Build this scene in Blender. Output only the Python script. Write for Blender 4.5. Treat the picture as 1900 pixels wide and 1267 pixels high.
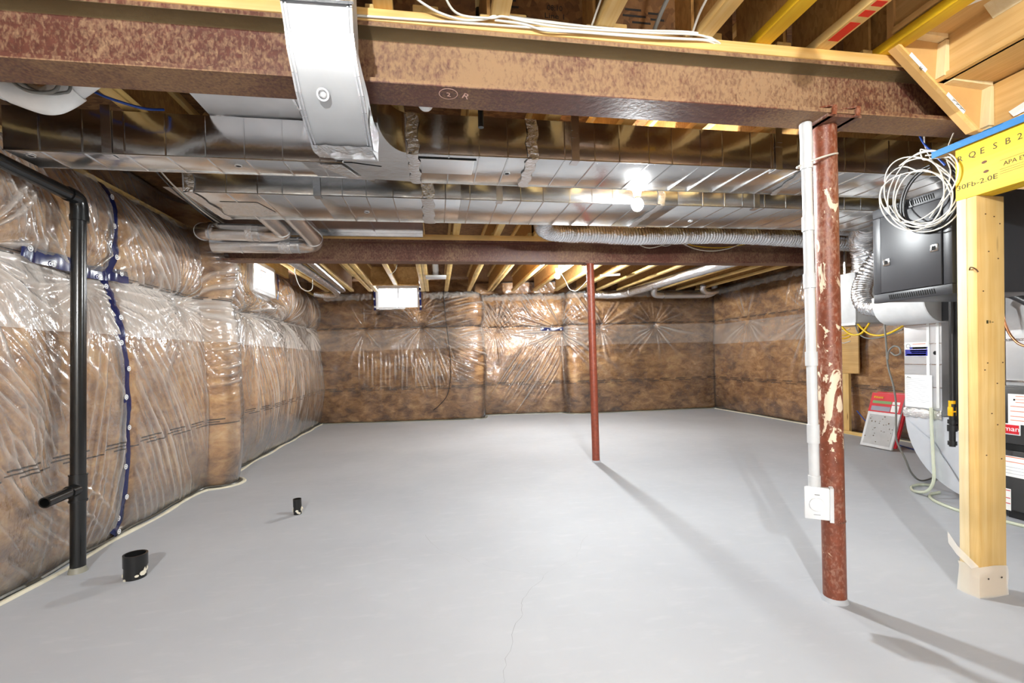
import bpy, bmesh, math, random
import numpy as np
from mathutils import Vector, Matrix
for o in list(bpy.data.objects): bpy.data.objects.remove(o)
S = bpy.context.scene
C = S.collection
rnd = random.Random(7)
RAD = math.radians

# ------------------------------------------------------------------ camera
cd = bpy.data.cameras.new('camera'); cam = bpy.data.objects.new('camera', cd); C.objects.link(cam)
cd.sensor_fit = 'HORIZONTAL'; cd.sensor_width = 36.0; cd.lens = 36.0*856.8/1900
cd.shift_y = 46.5/1900; cd.clip_start = 0.02
yaw, pitch, roll = RAD(9.28), RAD(-1.10), RAD(-1.595)
f = Vector((math.sin(yaw)*math.cos(pitch), math.cos(yaw)*math.cos(pitch), math.sin(pitch)))
r0 = Vector((math.cos(yaw), -math.sin(yaw), 0)); u0 = r0.cross(f)
rr = math.cos(roll)*r0 + math.sin(roll)*u0; uu = -math.sin(roll)*r0 + math.cos(roll)*u0
cam.matrix_world = Matrix(((rr.x, uu.x, -f.x, 0), (rr.y, uu.y, -f.y, 0), (rr.z, uu.z, -f.z, 1.1), (0, 0, 0, 1)))
S.camera = cam

# ------------------------------------------------------------------ world, exposure, lamp strengths
W = bpy.data.worlds.new('sky'); S.world = W; W.use_nodes = True
bg = W.node_tree.nodes['Background']; bg.inputs[0].default_value = (0.86, 0.93, 1.0, 1); bg.inputs[1].default_value = 30.0
S.view_settings.view_transform = 'Standard'; S.view_settings.look = 'None'
S.view_settings.gamma = 1.0; S.view_settings.use_curve_mapping = False
S.view_settings.exposure = 0.2
LAMP = dict(middle=2450.0, far=5000.0, near=430.0, rear_fill=11000.0)
LAMP_COL = (0.95, 0.99, 1.0)

# ------------------------------------------------------------------ material helpers
def srgb(r, g, b):
    def c(v):
        v /= 255.0
        return v/12.92 if v <= 0.04045 else ((v+0.055)/1.055)**2.4
    return (c(r), c(g), c(b), 1)
class NT:
    def __init__(s, name):
        s.m = bpy.data.materials.new(name); s.m.use_nodes = True
        s.t = s.m.node_tree; s.n = s.t.nodes; s.l = s.t.links
        s.p = s.n['Principled BSDF']; s.out = s.n['Material Output']
    def node(s, kind, **kw):
        n = s.n.new(kind)
        for k, v in kw.items():
            if k in ('operation', 'blend_type', 'data_type', 'feature', 'wave_type', 'bands_direction', 'interpolation', 'distance', 'wave_profile'): setattr(n, k, v)
            else: n.inputs[k].default_value = v
        return n
    def link(s, a, b): s.l.new(a, b)
    def coord(s, kind='Object', scale=(1, 1, 1), rot=(0, 0, 0)):
        t = s.node('ShaderNodeTexCoord'); m = s.node('ShaderNodeMapping')
        m.inputs['Scale'].default_value = scale; m.inputs['Rotation'].default_value = rot
        s.link(t.outputs[kind], m.inputs['Vector']); return m.outputs['Vector']
    def noise(s, vec, scale=5.0, detail=4.0, rough=0.55, dist=0.0):
        n = s.node('ShaderNodeTexNoise', Scale=scale, Detail=detail, Roughness=rough, Distortion=dist)
        s.link(vec, n.inputs['Vector']); return n.outputs['Fac']
    def ramp(s, fac, stops):
        n = s.node('ShaderNodeValToRGB'); e = n.color_ramp.elements
        while len(e) < len(stops): e.new(0.5)
        for i, (p, c) in enumerate(stops):
            e[i].position = p; e[i].color = c if len(c) == 4 else (*c, 1)
        s.link(fac, n.inputs['Fac']); return n.outputs['Color']
    def mix(s, fac, a, b, blend='MIX'):
        n = s.node('ShaderNodeMix', data_type='RGBA'); n.blend_type = blend
        for sock, v in ((n.inputs[0], fac), (n.inputs[6], a), (n.inputs[7], b)):
            if isinstance(v, (int, float, tuple)): sock.default_value = v
            else: s.link(v, sock)
        return n.outputs[2]
    def math(s, op, a, b=None, clamp=False):
        n = s.node('ShaderNodeMath', operation=op); n.use_clamp = clamp
        for i, v in enumerate((a, b)):
            if v is None: continue
            if isinstance(v, (int, float)): n.inputs[i].default_value = v
            else: s.link(v, n.inputs[i])
        return n.outputs[0]
    def bump(s, h, strength=0.3, dist=0.01, to=None):
        n = s.node('ShaderNodeBump', Strength=strength, Distance=dist)
        s.link(h, n.inputs['Height'])
        s.link(n.outputs['Normal'], (to or s.p).inputs['Normal']); return n.outputs['Normal']
    def set(s, **kw):
        for k, v in kw.items():
            k = {'Base': 'Base Color'}.get(k, k.replace('_', ' '))
            if isinstance(v, (int, float, tuple)): s.p.inputs[k].default_value = v
            else: s.link(v, s.p.inputs[k])
        return s
GREY = lambda v: (v, v, v, 1)
def plain(name, col, rough=0.5, metal=0.0, spec=0.5, bump=0.0, bscale=60.0):
    t = NT(name); t.set(Base=col, Roughness=rough, Metallic=metal)
    t.p.inputs['Specular IOR Level'].default_value = spec
    v = t.coord('Object'); n = t.noise(v, 9.0, 5)
    t.set(Base=t.mix(1.0, col, t.ramp(n, [(0.3, GREY(0.9)), (0.7, GREY(1.06))]), 'MULTIPLY'))
    if bump: t.bump(t.noise(v, bscale, 3), bump, 0.004)
    return t.m
def wood(name, a, b, axis='x', rough=0.6, knots=True):
    t = NT(name)
    sc = {'x': (1.2, 28, 28), 'y': (28, 1.2, 28), 'z': (28, 28, 1.2)}[axis]
    v = t.coord('Object', sc); v2 = t.coord('Object', (3, 3, 3))
    n = t.noise(v, 1.6, 6, 0.6, 0.6); big = t.noise(v2, 1.3, 2)
    col = t.mix(t.ramp(n, [(0.35, GREY(0)), (0.7, GREY(1))]), a, b)
    col = t.mix(1.0, col, t.ramp(big, [(0.3, GREY(0.82)), (0.7, GREY(1.1))]), 'MULTIPLY')
    if knots:
        vo = t.node('ShaderNodeTexVoronoi', Scale=3.0)
        t.link(t.coord('Object', {'x': (.5, 3, 3), 'y': (3, .5, 3), 'z': (3, 3, .5)}[axis]), vo.inputs['Vector'])
        k = t.ramp(vo.outputs['Distance'], [(0.03, GREY(1)), (0.09, GREY(0))])
        col = t.mix(k, col, (a[0]*.35, a[1]*.25, a[2]*.15, 1))
    t.set(Base=t.mix(1.0, col, GREY(0.86), 'MULTIPLY'), Roughness=rough); t.bump(n, 0.12, 0.003); return t.m
def osb(name, lo, mid, hi):
    t = NT(name); v = t.coord('Object')
    w = t.node('ShaderNodeMapping'); w.inputs['Scale'].default_value = (34, 80, 34); t.link(v, w.inputs['Vector'])
    vo = t.node('ShaderNodeTexVoronoi', Scale=1.0, Randomness=1.0); t.link(w.outputs['Vector'], vo.inputs['Vector'])
    sep = t.node('ShaderNodeSeparateColor'); t.link(vo.outputs['Color'], sep.inputs[0])
    n = t.noise(v, 60, 4)
    fac = t.math('ADD', t.math('MULTIPLY', sep.outputs[0], 0.40), t.math('MULTIPLY', t.noise(t.coord('Object', (18, 46, 18)), 1.0, 6, 0.7, 0.4), 0.62))
    t.set(Base=t.ramp(fac, [(0.2, lo), (0.5, mid), (0.85, hi)]), Roughness=0.7)
    t.bump(fac, 0.25, 0.004); return t.m
def galv(name, rough=0.25, tint=(0.74, 0.74, 0.75, 1), spangle=0.05, metal=1.0):
    t = NT(name); v = t.coord('Object')
    vo = t.node('ShaderNodeTexVoronoi', Scale=55.0); t.link(v, vo.inputs['Vector'])
    n = t.noise(v, 3.0, 3); n2 = t.noise(t.coord('Object', (2, 40, 40)), 2.0, 4)
    t.set(Base=t.mix(1.0, tint, t.ramp(n, [(0.3, GREY(0.85)), (0.7, GREY(1.05))]), 'MULTIPLY'), Metallic=metal,
          Roughness=t.math('ADD', rough-0.05, t.math('MULTIPLY', n2, 0.12)))
    h = t.math('ADD', t.math('MULTIPLY', n, 1.0), t.math('MULTIPLY', vo.outputs['Distance'], spangle))
    t.bump(h, 0.35, 0.01); return t.m
def foil(name, rough=0.22, scale=45.0, strength=0.7, tint=(0.78, 0.78, 0.78, 1)):
    t = NT(name); v = t.coord('Object'); n = t.noise(v, scale, 5, 0.6, 0.8)
    t.set(Base=tint, Metallic=1.0, Roughness=rough); t.bump(n, strength, 0.01); return t.m
def red_oxide(name, base, dust, cover, splat=0.0, along_x=False):
    """oxide primer with the pale site dust and mortar smears that cling to it"""
    t = NT(name); v = t.coord('Object')
    n1 = t.noise(v, 2.2, 6, 0.62, 0.5); n2 = t.noise(v, 34.0, 4, 0.6); n3 = t.noise(t.coord('Object', (60, 60, 22)), 2.0, 3)
    n4 = t.noise(t.coord('Object', (90, 90, 55)), 1.0, 2, 0.5, 0.6)
    f = t.math('ADD', t.math('MULTIPLY', n1, 0.62), t.math('ADD', t.math('MULTIPLY', n3, 0.20), t.math('MULTIPLY', t.math('SUBTRACT', n4, 0.22), 0.52)))
    if along_x:   # the dust lies thick on one stretch of the web only, and in patches under the flange
        sp = t.node('ShaderNodeSeparateXYZ'); t.link(v, sp.inputs[0])
        def mr(a, b, c, d):
            g = t.node('ShaderNodeMapRange'); g.interpolation_type = 'SMOOTHSTEP'
            for k, q in enumerate((a, b, c, d)): g.inputs[k+1].default_value = q
            t.link(sp.outputs[0], g.inputs[0]); return g.outputs[0]
        web = t.math('ADD', mr(1.5, 2.5, -0.15, 0.065), mr(3.35, 4.1, 0.0, -0.13))
        und = t.math('ADD', mr(1.6, 2.2, -0.03, -0.16), mr(3.5, 4.1, 0.0, 0.19))
        low = t.math('LESS_THAN', sp.outputs[2], 0.004)
        f = t.math('ADD', f, t.math('ADD', t.math('MULTIPLY', und, low), t.math('MULTIPLY', web, t.math('SUBTRACT', 1.0, low))))
    mask = t.ramp(f, [(cover-0.12, GREY(0)), (cover+0.13, GREY(1))])
    col = t.mix(1.0, base, t.ramp(n2, [(0.3, GREY(0.75)), (0.7, GREY(1.2))]), 'MULTIPLY')
    col = t.mix(t.math('MULTIPLY', mask, 0.86), col, dust)
    if along_x:   # shade under the upper flange, put into the colour as an olive band
        flange_shade = t.math('MULTIPLY', t.math('GREATER_THAN', sp.outputs[2], 0.183), t.math('LESS_THAN', sp.outputs[2], 0.1905))
        col = t.mix(t.math('MULTIPLY', flange_shade, 0.85), col, srgb(92, 80, 52))
    h = n2
    if splat:
        s1 = t.noise(t.coord('Object', (14, 14, 9)), 1.0, 5, 0.65, 1.2); s0 = t.noise(t.coord('Object', (2, 2, 2.3)), 1.1, 2)
        spz = t.node('ShaderNodeSeparateXYZ'); t.link(v, spz.inputs[0]); zz = t.math('MULTIPLY', t.math('SUBTRACT', spz.outputs[2], 0.93), 3.2)
        zb = t.math('MULTIPLY', t.math('POWER', 2.718, t.math('MULTIPLY', t.math('MULTIPLY', zz, zz), -1.0)), 0.13)
        s1 = t.math('ADD', s1, zb)
        sm = t.ramp(t.math('ADD', s1, t.math('MULTIPLY', s0, 0.5)), [(splat, GREY(0)), (splat+0.03, GREY(1))])
        col = t.mix(sm, col, srgb(226, 205, 178)); h = t.math('ADD', n2, t.math('MULTIPLY', sm, 2.0))
    t.set(Base=col, Roughness=t.math('ADD', 0.42, t.math('MULTIPLY', mask, 0.4))); t.bump(h, 0.25, 0.004)
    return t.m

M = {}
def mk_floor():
    t = NT('grey_floor_paint'); v = t.coord('Object')
    n = t.noise(v, 0.8, 5); n2 = t.noise(v, 14, 6); n3 = t.noise(t.coord('Object', (3, 9, 1), (0, 0, 0.5)), 2.0, 5)
    c = t.mix(t.ramp(n, [(0.3, GREY(0)), (0.72, GREY(1))]), srgb(166, 169, 175), srgb(180, 183, 188))
    c = t.mix(t.math('MULTIPLY', t.ramp(n3, [(0.55, GREY(0)), (0.75, GREY(1))]), 0.25), c, srgb(194, 196, 199))
    t.p.inputs['Specular IOR Level'].default_value = 0.32
    t.set(Base=c, Roughness=t.math('ADD', 0.50, t.math('MULTIPLY', n2, 0.22)))
    t.bump(t.math('ADD', n2, t.math('MULTIPLY', n3, 0.8)), 0.10, 0.004); return t.m
M['floor'] = mk_floor()
M['crack'] = plain('floor_crack', srgb(146, 147, 150), 0.8)
M['concrete'] = plain('poured_concrete', srgb(150, 150, 148), 0.85, bump=0.2)
M['drywall'] = plain('bare_wall_board', srgb(196, 188, 176), 0.85)
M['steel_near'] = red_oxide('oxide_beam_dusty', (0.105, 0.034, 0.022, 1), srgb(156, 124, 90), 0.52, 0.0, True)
M['steel_far'] = red_oxide('oxide_beam_far', (0.115, 0.040, 0.028, 1), srgb(150, 120, 92), 0.62)
M['post_near'] = red_oxide('oxide_post', (0.19, 0.048, 0.021, 1), srgb(176, 140, 120), 0.66, 0.875)
M['post_far'] = red_oxide('oxide_post_far', (0.24, 0.05, 0.024, 1), srgb(176, 140, 120), 0.74, 1.05)
M['pine_x'] = wood('pine_along_x', srgb(236, 184, 104), srgb(246, 206, 138), 'x')
M['pine_y'] = wood('pine_along_y', srgb(236, 192, 112), srgb(248, 216, 148), 'y')
M['pine_z'] = wood('pine_along_z', srgb(228, 184, 108), srgb(240, 206, 140), 'z')
M['pine_pale'] = wood('pine_pale', srgb(240, 214, 160), srgb(248, 228, 184), 'z')
M['ply_y'] = wood('plywood_along_y', srgb(212, 166, 98), srgb(232, 190, 126), 'y')
M['mdf'] = plain('fibreboard', srgb(208, 162, 100), 0.7)
M['yellow_y'] = wood('yellow_stained_flange', srgb(240, 186, 20), srgb(250, 206, 40), 'y', knots=False)
M['lvl'] = wood('yellow_lvl_face', srgb(248, 202, 22), srgb(252, 214, 48), 'y')
M['redmark'] = plain('red_spray_paint', srgb(214, 40, 14), 0.6)
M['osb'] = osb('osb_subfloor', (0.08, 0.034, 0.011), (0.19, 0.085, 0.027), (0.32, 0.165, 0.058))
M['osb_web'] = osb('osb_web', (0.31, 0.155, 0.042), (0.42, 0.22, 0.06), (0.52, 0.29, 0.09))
M['galv'] = galv('galvanised_sheet', 0.24)
M['galv_dull'] = galv('galvanised_sheet_dull', 0.38, (0.76, 0.76, 0.77, 1), metal=0.8)
M['galv_elbow'] = galv('galvanised_sheet_elbow', 0.52, (0.44, 0.445, 0.455, 1), metal=0.45)
M['galv_face'] = galv('galvanised_smooth', 0.18, (0.70, 0.70, 0.70, 1))
M['galv_boot'] = galv('satin_sheet_boot', 0.42, (0.70, 0.73, 0.78, 1), metal=0.6)
M['foil'] = foil('foil_tape')
M['flexfoil'] = foil('foil_flex_skin', 0.24, 22.0, 0.9, (0.82, 0.82, 0.83, 1))
M['abs'] = plain('black_abs', (0.010, 0.010, 0.010, 1), 0.22, bump=0.05)
M['blackpaint'] = plain('black_steel', (0.012, 0.012, 0.013, 1), 0.35)
M['rack'] = plain('black_powder_coat', (0.027, 0.027, 0.031, 1), 0.40)
M['darkhole'] = plain('dark_opening', (0.004, 0.004, 0.004, 1), 0.9)
M['pvc'] = plain('white_pvc', srgb(232, 232, 230), 0.32)
M['conduit'] = plain('white_conduit_plastic', srgb(206, 207, 208), 0.28)
M['wirewhite'] = plain('white_cable_jacket', srgb(214, 209, 198), 0.4)
M['wiregrey'] = plain('grey_cable_jacket', srgb(120, 118, 112), 0.45)
M['wireblue'] = plain('blue_cable_jacket', srgb(28, 66, 150), 0.4)
M['wireblack'] = plain('black_cable_jacket', (0.015, 0.015, 0.016, 1), 0.35)
M['wireyellow'] = plain('yellow_cable_jacket', srgb(232, 190, 8), 0.4)
M['navy'] = plain('navy_tape', srgb(22, 30, 82), 0.22)
M['bluepaint'] = plain('blue_edge_paint', srgb(28, 110, 170), 0.6, bump=0.4)
M['white'] = plain('white_enamel', srgb(222, 223, 224), 0.35)
M['whiteprint'] = plain('white_print', srgb(240, 240, 240), 0.5)
M['greybox'] = plain('grey_enamel', srgb(196, 196, 196), 0.4)
M['paper'] = plain('paper', srgb(240, 240, 238), 0.7)
M['ink'] = plain('black_ink', (0.02, 0.018, 0.016, 1), 0.7)
M['inkgrey'] = plain('grey_ink', srgb(130, 130, 132), 0.7)
M['inkbrown'] = plain('stamp_ink', (0.06, 0.045, 0.01, 1), 0.7)
M['chalk'] = plain('chalk_mark', srgb(226, 186, 170), 0.9)
M['orange'] = plain('orange_print', srgb(214, 100, 40), 0.6)
M['redprint'] = plain('red_print', srgb(206, 30, 44), 0.45)
M['blueprint'] = plain('blue_print', srgb(44, 48, 150), 0.5)
M['yellowprint'] = plain('yellow_print', srgb(240, 220, 40), 0.5)
M['greenprint'] = plain('green_print', srgb(120, 160, 100), 0.5)
M['greyprint'] = plain('grey_print', srgb(150, 150, 165), 0.5)
M['vinyl'] = plain('window_vinyl', srgb(240, 240, 242), 0.35)
M['furnace'] = plain('charcoal_enamel', (0.035, 0.034, 0.034, 1), 0.4)
M['yellowvalve'] = plain('yellow_valve', srgb(240, 176, 0), 0.4)
M['copper'] = plain('copper_tube', (0.72, 0.32, 0.16, 1), 0.25, 1.0)
M['caulk2'] = plain('grey_film_hem', srgb(132, 130, 118), 0.4, bump=0.3)
M['caulk'] = plain('pale_foam_edge', srgb(206, 200, 180), 0.8, bump=0.3)
M['sealant'] = plain('dark_sealant', srgb(72, 70, 62), 0.35)
M['plaster'] = plain('plaster_splash', srgb(214, 208, 190), 0.85, bump=0.4)
M['rust'] = plain('rusty_steel', (0.10, 0.04, 0.015, 1), 0.55, 0.5)
M['chrome'] = plain('bright_metal', srgb(200, 200, 200), 0.2, 1.0)
M['mesh'] = plain('filter_media', srgb(186, 186, 186), 0.8, bump=0.8, bscale=140)
M['fuzz'] = plain('grey_felt', srgb(146, 140, 136), 0.95)
def mk_film(op=0.5, name='torn_poly_film', rough=0.25):
    t = NT(name); tr = t.node('ShaderNodeBsdfTransparent'); mx = t.node('ShaderNodeMixShader')
    t.set(Base=srgb(240, 236, 228), Roughness=rough); mx.inputs[0].default_value = op
    t.link(tr.outputs[0], mx.inputs[1]); t.link(t.p.outputs[0], mx.inputs[2]); t.link(mx.outputs[0], t.out.inputs[0]); return t.m
M['film'] = mk_film()
M['film_thin'] = mk_film(0.22, 'loose_poly_film', 0.08)
def mk_hose():
    t = NT('clear_hose'); tr = t.node('ShaderNodeBsdfTransparent'); mx = t.node('ShaderNodeMixShader')
    tr.inputs[0].default_value = (0.9, 0.92, 0.85, 1)
    t.set(Base=srgb(222, 226, 206), Roughness=0.15); mx.inputs[0].default_value = 0.6
    t.link(tr.outputs[0], mx.inputs[1]); t.link(t.p.outputs[0], mx.inputs[2]); t.link(mx.outputs[0], t.out.inputs[0]); return t.m
M['hose'] = mk_hose()
def mk_glass():
    t = NT('window_glass'); tr = t.node('ShaderNodeBsdfTransparent'); gl = t.node('ShaderNodeBsdfGlossy'); mx = t.node('ShaderNodeMixShader')
    gl.inputs['Roughness'].default_value = 0.02; lw = t.node('ShaderNodeLayerWeight', Blend=0.5)
    t.link(t.math('ADD', t.math('MULTIPLY', t.math('POWER', lw.outputs['Facing'], 5.0), 0.9), 0.04), mx.inputs[0]); t.link(tr.outputs[0], mx.inputs[1]); t.link(gl.outputs[0], mx.inputs[2]); t.link(mx.outputs[0], t.out.inputs[0]); return t.m
M['glass'] = mk_glass()
def mk_bulb(name, key):
    t = NT(name); t.set(Base=GREY(0.9)); t.p.inputs['Emission Color'].default_value = (*LAMP_COL, 1)
    t.p.inputs['Emission Strength'].default_value = LAMP[key]; return t.m
def mk_batt(name='brown_fibre_batt', stops=None):
    t = NT(name); uv = t.node('ShaderNodeUVMap').outputs[0]
    wv = t.node('ShaderNodeMapping'); wv.inputs['Rotation'].default_value = (0, 0, 0.5); wv.inputs['Scale'].default_value = (5, 9, 1); t.link(uv, wv.inputs[0])
    n1 = t.noise(wv.outputs[0], 1.0, 9, 0.68, 0.55); n2 = t.noise(uv, 1.7, 3, 0.5, 0.3); n3 = t.noise(uv, 48.0, 5, 0.75, 0.2)
    f = t.math('ADD', t.math('MULTIPLY', n1, 0.62), t.math('ADD', t.math('MULTIPLY', n2, 0.34), t.math('MULTIPLY', n3, 0.12)))
    t.set(Base=t.ramp(f, stops or [(0.38, srgb(80, 54, 32)), (0.48, srgb(136, 95, 57)), (0.57, srgb(182, 135, 84)), (0.68, srgb(222, 180, 124))]), Roughness=0.95)
    t.p.inputs['Specular IOR Level'].default_value = 0.1
    t.bump(f, 0.5, 0.02); return t.m
M['batt'] = mk_batt()
M['batt_left_lit'] = mk_batt('brown_fibre_batt_lit', [(0.37, srgb(88, 58, 33)), (0.46, srgb(158, 110, 64)), (0.56, srgb(208, 160, 102)), (0.68, srgb(236, 200, 146))])  # same batt recoloured lighter, standing in for brighter light on the left wall
def mk_poly(name, haze, lap, lap_haze):
    """clear vapour-barrier film: see-through, a little milky, sharp sheen; milkier where two sheets lap; printed dashes"""
    t = NT(name); uvn = t.node('ShaderNodeUVMap').outputs[0]
    sp = t.node('ShaderNodeSeparateXYZ'); t.link(uvn, sp.inputs[0]); U, V = sp.outputs[0], sp.outputs[1]
    def band(v, a, b): return t.math('MULTIPLY', t.math('GREATER_THAN', v, a), t.math('LESS_THAN', v, b))
    n = t.noise(uvn, 3.0, 4); hz = t.math('MULTIPLY', t.ramp(n, [(0.25, GREY(0.55)), (0.75, GREY(1.35))]), haze)
    hz = t.math('ADD', hz, t.math('MULTIPLY', band(V, lap[0], lap[1]), lap_haze), True)
    at = t.node('ShaderNodeAttribute'); at.attribute_name = 'gather'
    hz = t.math('ADD', hz, t.math('MULTIPLY', at.outputs['Fac'], 0.30), True)   # gathered film is thicker, so milkier
    wn = t.node('ShaderNodeMapping'); wn.inputs['Scale'].default_value = (26, 9, 1); wn.inputs['Rotation'].default_value = (0, 0, 0.35); t.link(uvn, wn.inputs[0])
    w1 = t.noise(wn.outputs[0], 1.0, 3, 0.5, 1.2); w2 = t.noise(uvn, 16.0, 3, 0.5, 1.6)
    b = t.node('ShaderNodeBump', Strength=0.22, Distance=0.02); t.link(t.math('ADD', w1, t.math('MULTIPLY', w2, 0.8)), b.inputs['Height'])
    tr = t.node('ShaderNodeBsdfTransparent'); df = t.node('ShaderNodeBsdfDiffuse'); tl = t.node('ShaderNodeBsdfTranslucent')
    df.inputs[0].default_value = srgb(232, 224, 216); tl.inputs[0].default_value = srgb(232, 224, 216)
    lw = t.node('ShaderNodeLayerWeight', Blend=0.5)   # a slanted look passes through more film
    hz = t.math('DIVIDE', hz, t.math('MAXIMUM', t.math('SUBTRACT', 1.0, lw.outputs['Facing']), 0.28), True)
    # prints: three short strokes, repeated along the sheet
    cell = t.math('FRACT', t.math('MULTIPLY', U, 3.1)); v0 = 0.575
    ln = None
    for k, (a, b2, c0, c1) in enumerate(((0.046, 0.056, 0.05, 0.70), (0.026, 0.034, 0.0, 0.62), (0.004, 0.013, 0.25, 0.98))):
        q = t.math('MULTIPLY', band(V, v0+a, v0+b2), band(cell, c0, c1)); ln = q if ln is None else t.math('ADD', ln, q)
    cell2 = t.math('FRACT', t.math('MULTIPLY', U, 4.3))
    for a, b2, c0, c1 in ((1.690, 1.701, 0.05, 0.78), (1.708, 1.714, 0.2, 0.95)):
        ln = t.math('ADD', ln, t.math('MULTIPLY', band(V, a, b2), band(cell2, c0, c1)))
    ln = t.math('MULTIPLY', ln, 0.85, True)
    m1 = t.node('ShaderNodeMixShader'); m0 = t.node('ShaderNodeMixShader'); m0.inputs[0].default_value = 0.25
    t.link(df.outputs[0], m0.inputs[1]); t.link(tl.outputs[0], m0.inputs[2])
    t.link(hz, m1.inputs[0]); t.link(tr.outputs[0], m1.inputs[1]); t.link(m0.outputs[0], m1.inputs[2])
    ink = t.node('ShaderNodeBsdfDiffuse'); ink.inputs[0].default_value = (0.03, 0.025, 0.02, 1)
    m2 = t.node('ShaderNodeMixShader'); t.link(ln, m2.inputs[0]); t.link(m1.outputs[0], m2.inputs[1]); t.link(ink.outputs[0], m2.inputs[2])
    g1 = t.node('ShaderNodeBsdfGlossy'); g1.inputs['Roughness'].default_value = 0.10; t.link(b.outputs[0], g1.inputs['Normal'])
    g2 = t.node('ShaderNodeBsdfGlossy'); g2.inputs['Roughness'].default_value = 0.34; t.link(b.outputs[0], g2.inputs['Normal'])
    gm = t.node('ShaderNodeMixShader'); gm.inputs[0].default_value = 0.22; t.link(g1.outputs[0], gm.inputs[1]); t.link(g2.outputs[0], gm.inputs[2])
    fr = t.node('ShaderNodeFresnel', IOR=1.55); t.link(b.outputs[0], fr.inputs['Normal'])
    m3 = t.node('ShaderNodeMixShader'); t.link(t.math('MULTIPLY', fr.outputs[0], 2.4, True), m3.inputs[0]); t.link(m2.outputs[0], m3.inputs[1]); t.link(gm.outputs[0], m3.inputs[2])
    t.link(m3.outputs[0], t.out.inputs[0]); return t.m
M['poly_left'] = mk_poly('poly_sheet_left', 0.10, (1.315, 1.70), 0.30)
M['poly_back'] = mk_poly('poly_sheet_back', 0.035, (1.30, 1.67), 0.16)
M['poly_right'] = mk_poly('poly_sheet_right', 0.035, (1.255, 1.635), 0.16)

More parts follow.
